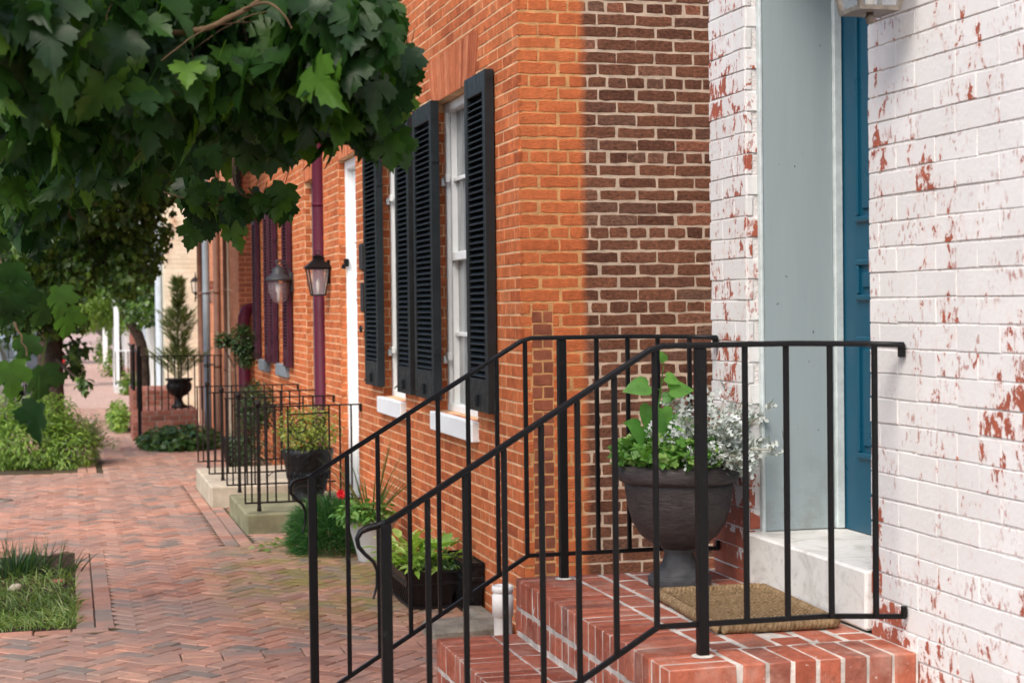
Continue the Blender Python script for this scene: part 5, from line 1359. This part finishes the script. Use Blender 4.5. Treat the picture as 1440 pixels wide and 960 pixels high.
# a few leaves hanging low and close at the left edge
for px, py, Y, n in ((12,425,4.2,3),(22,470,4.2,2),(48,545,4.0,1),(25,520,4.1,1),(52,605,4.0,1),(72,455,4.4,2),(6,560,4.0,1),(95,480,4.6,1)):
    for k in range(n):
        p = atY(px+rt.uniform(-14,14), py-40+rt.uniform(-16,12), Y+rt.uniform(-.15,.15))
        leaf(CR_, p, Vector((rt.uniform(-.3,.3),rt.uniform(-.3,.3),-1)), Vector((rt.uniform(-.6,.6),-.8,.5)), .10*rt.uniform(.75,1.1), MAPLE_R, rt, .4, .4, 0, .6)
limb(mb, [(-.5,8.4,2.95),(-.50,6.6,2.5),atY(-12,330,5.2),atY(14,430,4.3),atY(40,500,4.1)], .007, .002, 6, rt, .6)
# canopy above and outside the frame
for k in range(30):
    b = rt.choice(m3[:20]+m4+m1[:20]); c_ = b + Vector((rt.uniform(-.9,.7),rt.uniform(-1.,.8),rt.uniform(.35,1.2)))
    cloud(CR_, c_, .42, 34, .13, MAPLE_R[::1], rt, 1., .9, .4, 0, .18, .3)
for k in range(20):                              # unseen canopy overhead, above the picture, added to shade the near leaves
    c_ = Vector((rt.uniform(-2.0,.25), rt.uniform(1.9,5.4), rt.uniform(2.95,3.7)))
    s = min(m1+m4, key=lambda p: (p-c_).length); limb(mb, [s, s.lerp(c_,.5), c_], .007, .003, 4, rt, .2)
    cloud(CR_, c_, (.36,.36,.16), 26, .12, MAPLE_R, rt, .8, 1.1, .4, 0, .18, .3)
mb.build('branch', MT['bark_light'], tm)
CR_.build('crown', MT['maple'], tm)

def street_tree(label, base, trunk_pts, r0, clumps, size, m, seed, shape=LANCE_R, barkm='bark', name='street_tree'):
    rnd = random.Random(seed); t = thing(name, label, 'tree', base)
    mb = MB(); T_ = limb(mb, trunk_pts, r0, r0*.55, 12, rnd, .03)
    cr = MB()
    for c_, r, n in clumps:
        c_ = Vector(c_); s = min(T_[len(T_)//3:], key=lambda p: (p-c_).length)
        limb(mb, [s, s.lerp(c_,.5)+Vector((rnd.uniform(-.1,.1),0,rnd.uniform(-.1,.2))), c_], r0*.28, .008, 6, rnd, .2)
        cloud(cr, c_, r, n, size, shape, rnd, .9, .8, .5, 0, .2, .3)
    mb.build('trunk', MT[barkm], t); cr.build('crown', MT[m], t)
    return t
def clump_px(lst, rnd, n): return [(atY(px, py, Y+rnd.uniform(-1,1)), r*1.08, int(n*r*r*5)) for px, py, Y, r in lst]
rk = random.Random(55)
b2 = Vector((-.22,22.6,gz(22)))
street_tree('middle street tree with dark forked trunk rising behind the big green bush', b2, [b2, (-.22,22.6,.6), (-.20,22.6,1.3), (-.05,22.5,1.75), (.20,22.4,2.15), (.35,22.2,2.7)], .13,
    clump_px([(30,200,20,.5),(90,190,21,.55),(150,200,21,.55),(210,210,21,.5),(50,260,21,.55),(110,270,21,.55),(170,270,22,.55),(212,270,22,.36),(20,330,21,.5),(80,330,22,.5),(140,330,22,.5),(195,330,22,.42),(30,390,22,.45),(180,385,22,.30),(205,370,22,.22),(100,380,22,.4),(60,430,22,.4),(10,440,22,.4),(245,205,21,.26),(120,110,21,.6),(210,130,21,.6),(30,110,21,.6),(100,20,21,.8),(220,40,21,.8),(320,90,21,.6),(112,450,22.5,.12),(108,490,22.5,.16),(105,515,22.4,.14),(118,540,22.3,.1)], rk, 560), .085, 'mid_leaf', 5, MAPLE_R)
b3 = Vector((1.38,33.2,gz(33)))
street_tree('leaning street tree beyond the distant brick steps, trunk slanting left', b3, [b3, (1.34,33.,.9), (1.12,33.,1.45), (.70,33.,2.3), (.45,33.,2.9)], .12,
    clump_px([(175,405,31,.35),(200,415,31,.28),(212,440,31,.24),(160,380,32,.45),(190,440,31,.22),(206,395,31,.28),(130,350,32,.6),(180,350,32,.5)], rk, 420), .09, 'mid_leaf', 6, MAPLE_R)
b4 = Vector((-.75,46.,gz(40)))
street_tree('sunlit yellow-green tree further up the pavement', b4, [b4, (-.7,46,1.2), (-.4,46,2.6), (.2,46,3.2)], .13,
    clump_px([(105,430,46,.55),(135,425,46,.6),(160,430,46,.5),(90,445,46,.35),(150,445,46,.3),(120,410,46,.7),(70,420,46,.6)], rk, 240), .12, 'far_leaf', 7, OVAL_R)
b5 = Vector((1.45,52.,gz(40)))
street_tree('light green tree arching from the right over the far pavement', b5, [b5, (1.4,52,.8), (1.3,52,1.6), (.9,52,2.6)], .10,
    clump_px([(112,452,56,.42),(130,446,56,.5),(150,440,54,.5),(172,452,52,.40),(188,446,50,.42),(204,452,49,.32),(160,462,53,.28),(196,428,50,.5)], rk, 300), .11, 'far_leaf', 17, OVAL_R)
for i, (x, y, lab, hh) in enumerate(((-.6,66.,'distant street tree at the left of the pavement, slim dark trunk',5.), (2.6,86.,'distant tree at the far end of the row of houses',6.), (-3.5,110.,'distant broad tree standing over the road end',9.), (1.,150.,'pale far tree closing the end of the pavement',8.), (-9.,130.,'far tree left of the road end',10.), (-6.,80.,'distant tree across the road behind the parked cars',8.))):
    rr = random.Random(200+i); base = Vector((x,y,gz(40)))
    street_tree(lab, base, [base, base+Vector((0,0,hh*.3)), base+Vector((.2,0,hh*.6))], .18, [(base+Vector((rr.uniform(-1,1)*hh*.22,rr.uniform(-1,1),hh*rr.uniform(.38,1.))), hh*.2, 110) for k in range(16)], .28, 'mid_leaf' if i not in (3,) else 'far_leaf', 300+i, OVAL_R)

# distant pavement greenery
rf = random.Random(8)
for x, y, s, lab, m in ((1.2,52.,.5,'bright yellow-green bush by the far white porch','far_leaf'),(1.3,66.,.7,'light green bush furthest up at the right of the pavement','far_leaf'),(-.5,47.,.30,'low green plant at the foot of the sunlit tree','bush'),(-.55,31.,.35,'small green plant in the far tree pit','bush'),(1.35,40.5,.35,'green plant behind the far small railing','far_leaf')):
    mb = MB(); cloud(mb, (x,y,gz(y)+s*.7), (s*.8,s,s), 420, .1 if s < .6 else .16, OVAL_R, rf, .2, .9, .8, .3, zmin=gz(y))
    tag(mb.build('bush', MT[m], None, (x,y,gz(y))), lab, 'bush')
# far stoop with dark edge and railing
mb = MB(); mb.cbox((1.02,41.6,gz(40)-.2), (1.7,43.2,gz(40)+.18), .01); tag(mb.build('concrete_stoop', MT['stucco'], None, (1.4,42.4,gz(40))), 'small pale stoop slab far up the pavement', 'stoop')
t = thing('iron_railing', 'small black iron railing on the far pale stoop', 'railing', (1.35,41.65,gz(40)+.18))
zz = gz(40)+.18
mb = MB(); mb.bar((1.03,41.65,zz+.85), (1.72,41.65,zz+.85), .05, .03, Vector((0,1,0))); mb.build('top_rail', MT['white'], t)
mb = MB(); mb.bar((1.03,41.65,zz+.06), (1.72,41.65,zz+.06), .03, .03, Vector((0,1,0))); mb.build('bottom_rail', MT['iron'], t)
for k in range(7):
    x = 1.05 + k*.1; mb = MB(); mb.cbox((x-.011,41.64,zz), (x+.011,41.66,zz+.84), .002); mb.build('baluster', MT['iron'], t)
# a weathered post and the red box beside the middle tree
t = thing('drop_box', 'small red box on a dark blue post behind the middle street tree', 'box', (-.17,30.,gz(30)))
mb = MB(); mb.cbox((-.26,29.9,.72), (-.09,30.1,.93), .02); mb.build('box', MT['red'], t)
mb = MB(); mb.cbox((-.23,29.95,gz(30)), (-.13,30.05,.72), .01); mb.build('post', MT['darkblue'], t)

# ================================================================== PARKED CARS
def car_body():
    prof = [(-2.2,.42,.72,.80),(-2.16,.34,.92,.84),(-1.9,.30,1.00,.88),(-1.2,.28,1.02,.90),(0,.28,1.0,.90),(.9,.28,.98,.90),(1.35,.28,.94,.89),(1.9,.32,.84,.85),(2.12,.38,.72,.78)]
    mb = MB(); vs = []
    for y, zl, zu, w_ in prof:
        vs += [(-w_*.92,y,zl),(-w_,y,zl+.12),(-w_,y,zu-.12),(-w_*.94,y,zu-.02),(-w_*.5,y,zu+.02),(w_*.5,y,zu+.02),(w_*.94,y,zu-.02),(w_,y,zu-.12),(w_,y,zl+.12),(w_*.92,y,zl)]
    n = 10; fs = [tuple(range(n)), tuple(range((len(prof)-1)*n, len(prof)*n))[::-1]]
    for i in range(len(prof)-1):
        for k in range(n): fs.append((i*n+k, i*n+(k+1) % n, (i+1)*n+(k+1) % n, (i+1)*n+k))
    mb.add(vs, fs, 0, True)
    cab = [(-2.0,1.0,.80),(-1.65,1.55,.66),(-.9,1.66,.64),(.1,1.62,.64),(.5,1.50,.64),(1.15,.98,.78)]
    vs = []
    for y, z, w_ in cab: vs += [(-.82,y,.98),(-w_,y,z),(w_,y,z),(.82,y,.98)]
    fs = []
    for i in range(len(cab)-1):
        for k in range(3): fs.append((i*4+k, i*4+k+1, i*4+5+k, i*4+4+k))
    mb.add(vs, fs, 0, True)
    return mb, cab
def make_car(label, loc, group):
    t = thing('parked_car', label, 'car', loc, group); o = Vector(loc)
    def sh(mb): mb.v = [(x+o.x, y+o.y, z+o.z) for x, y, z in mb.v]; return mb
    mb, cab = car_body(); sh(mb).build('body', MT['carpaint'], t)
    def quad(vs): 
        mb = MB(); c = sum((Vector(v) for v in vs), Vector())/4; nrm = (Vector(vs[1])-Vector(vs[0])).cross(Vector(vs[2])-Vector(vs[0])).normalized()
        if nrm.dot(c-Vector((0,c.y*.6,.9))) < 0: nrm = -nrm
        a = [Vector(v).lerp(c,.10)+nrm*.012 for v in vs]; b = [Vector(v).lerp(c,.10)-nrm*.02 for v in vs]
        mb.add(a+b, [(0,1,2,3),(7,6,5,4)]+[(k,(k+1) % 4,4+(k+1) % 4,4+k) for k in range(4)]); return sh(mb)
    quad([(-.8,-1.98,1.04),(.8,-1.98,1.04),(.66,-1.66,1.53),(-.66,-1.66,1.53)]).build('rear_window', MT['carglass'], t)
    quad([(-.77,1.12,1.01),(.77,1.12,1.01),(.64,.52,1.49),(-.64,.52,1.49)]).build('windscreen', MT['carglass'], t)
    for s_ in (-1,1):
        quad([(s_*.80,-1.55,1.05),(s_*.80,-.45,1.05),(s_*.655,-.5,1.60),(s_*.665,-1.45,1.56)]).build('side_window', MT['carglass'], t)
        quad([(s_*.80,-.40,1.05),(s_*.80,.85,1.03),(s_*.66,.42,1.50),(s_*.655,-.44,1.60)]).build('side_window', MT['carglass'], t)
        mb = MB(); mb.cbox((s_*.74-.1,-2.22,.72), (s_*.74+.1,-2.1,.90), .02); sh(mb).build('tail_light', MT['lamp_red'], t)
        mb = MB(); mb.cbox((s_*.62-.14,2.0,.60), (s_*.62+.14,2.10,.72), .02); sh(mb).build('headlight', MT['chrome'], t)
        mb = MB(); mb.cbox((s_*.90-.09,.62,1.0), (s_*.90+.09,.74,1.12), .02); sh(mb).build('mirror', MT['carpaint'], t)
        for y in (-1.35,1.35):
            mb = MB(); mb.lathe([(.0,-.1),(.30,-.1),(.325,-.08),(.325,.08),(.30,.1),(0,.1)], (0,0,0), 24); mb.v = [(s_*.80+z, y+x_, .325+y_) for x_, y_, z in mb.v]; wh = sh(mb).build('wheel', MT['tyre'], t)
            mb = MB(); mb.lathe([(.0,-.108),(.20,-.108),(.21,-.09),(.21,.09),(.2,.108),(0,.108)], (0,0,0), 18); mb.v = [(s_*.80+z, y+x_, .325+y_) for x_, y_, z in mb.v]; sh(mb).build('rim', MT['chrome'], wh)
    mb = MB(); mb.cbox((-.86,-2.30,.36), (.86,-2.10,.56), .04); sh(mb).build('bumper', MT['carpaint'], t)
    mb = MB(); mb.cbox((-.26,-2.215,.62), (.26,-2.19,.74), .005); sh(mb).build('number_plate', MT['white'], t)
    return t
zr = gz(30)-.15
c1 = make_car('silver parked car nearest us at the left edge behind the bush', (-2.02,29.0,zr), 'cars parked along the kerb')
copy_tree(c1, None, 'silver parked car second along the kerb, behind the first', (-2.05,35.2,zr-.03))
copy_tree(c1, None, 'silver parked car furthest along the kerb', (-2.0,43.,zr-.05))
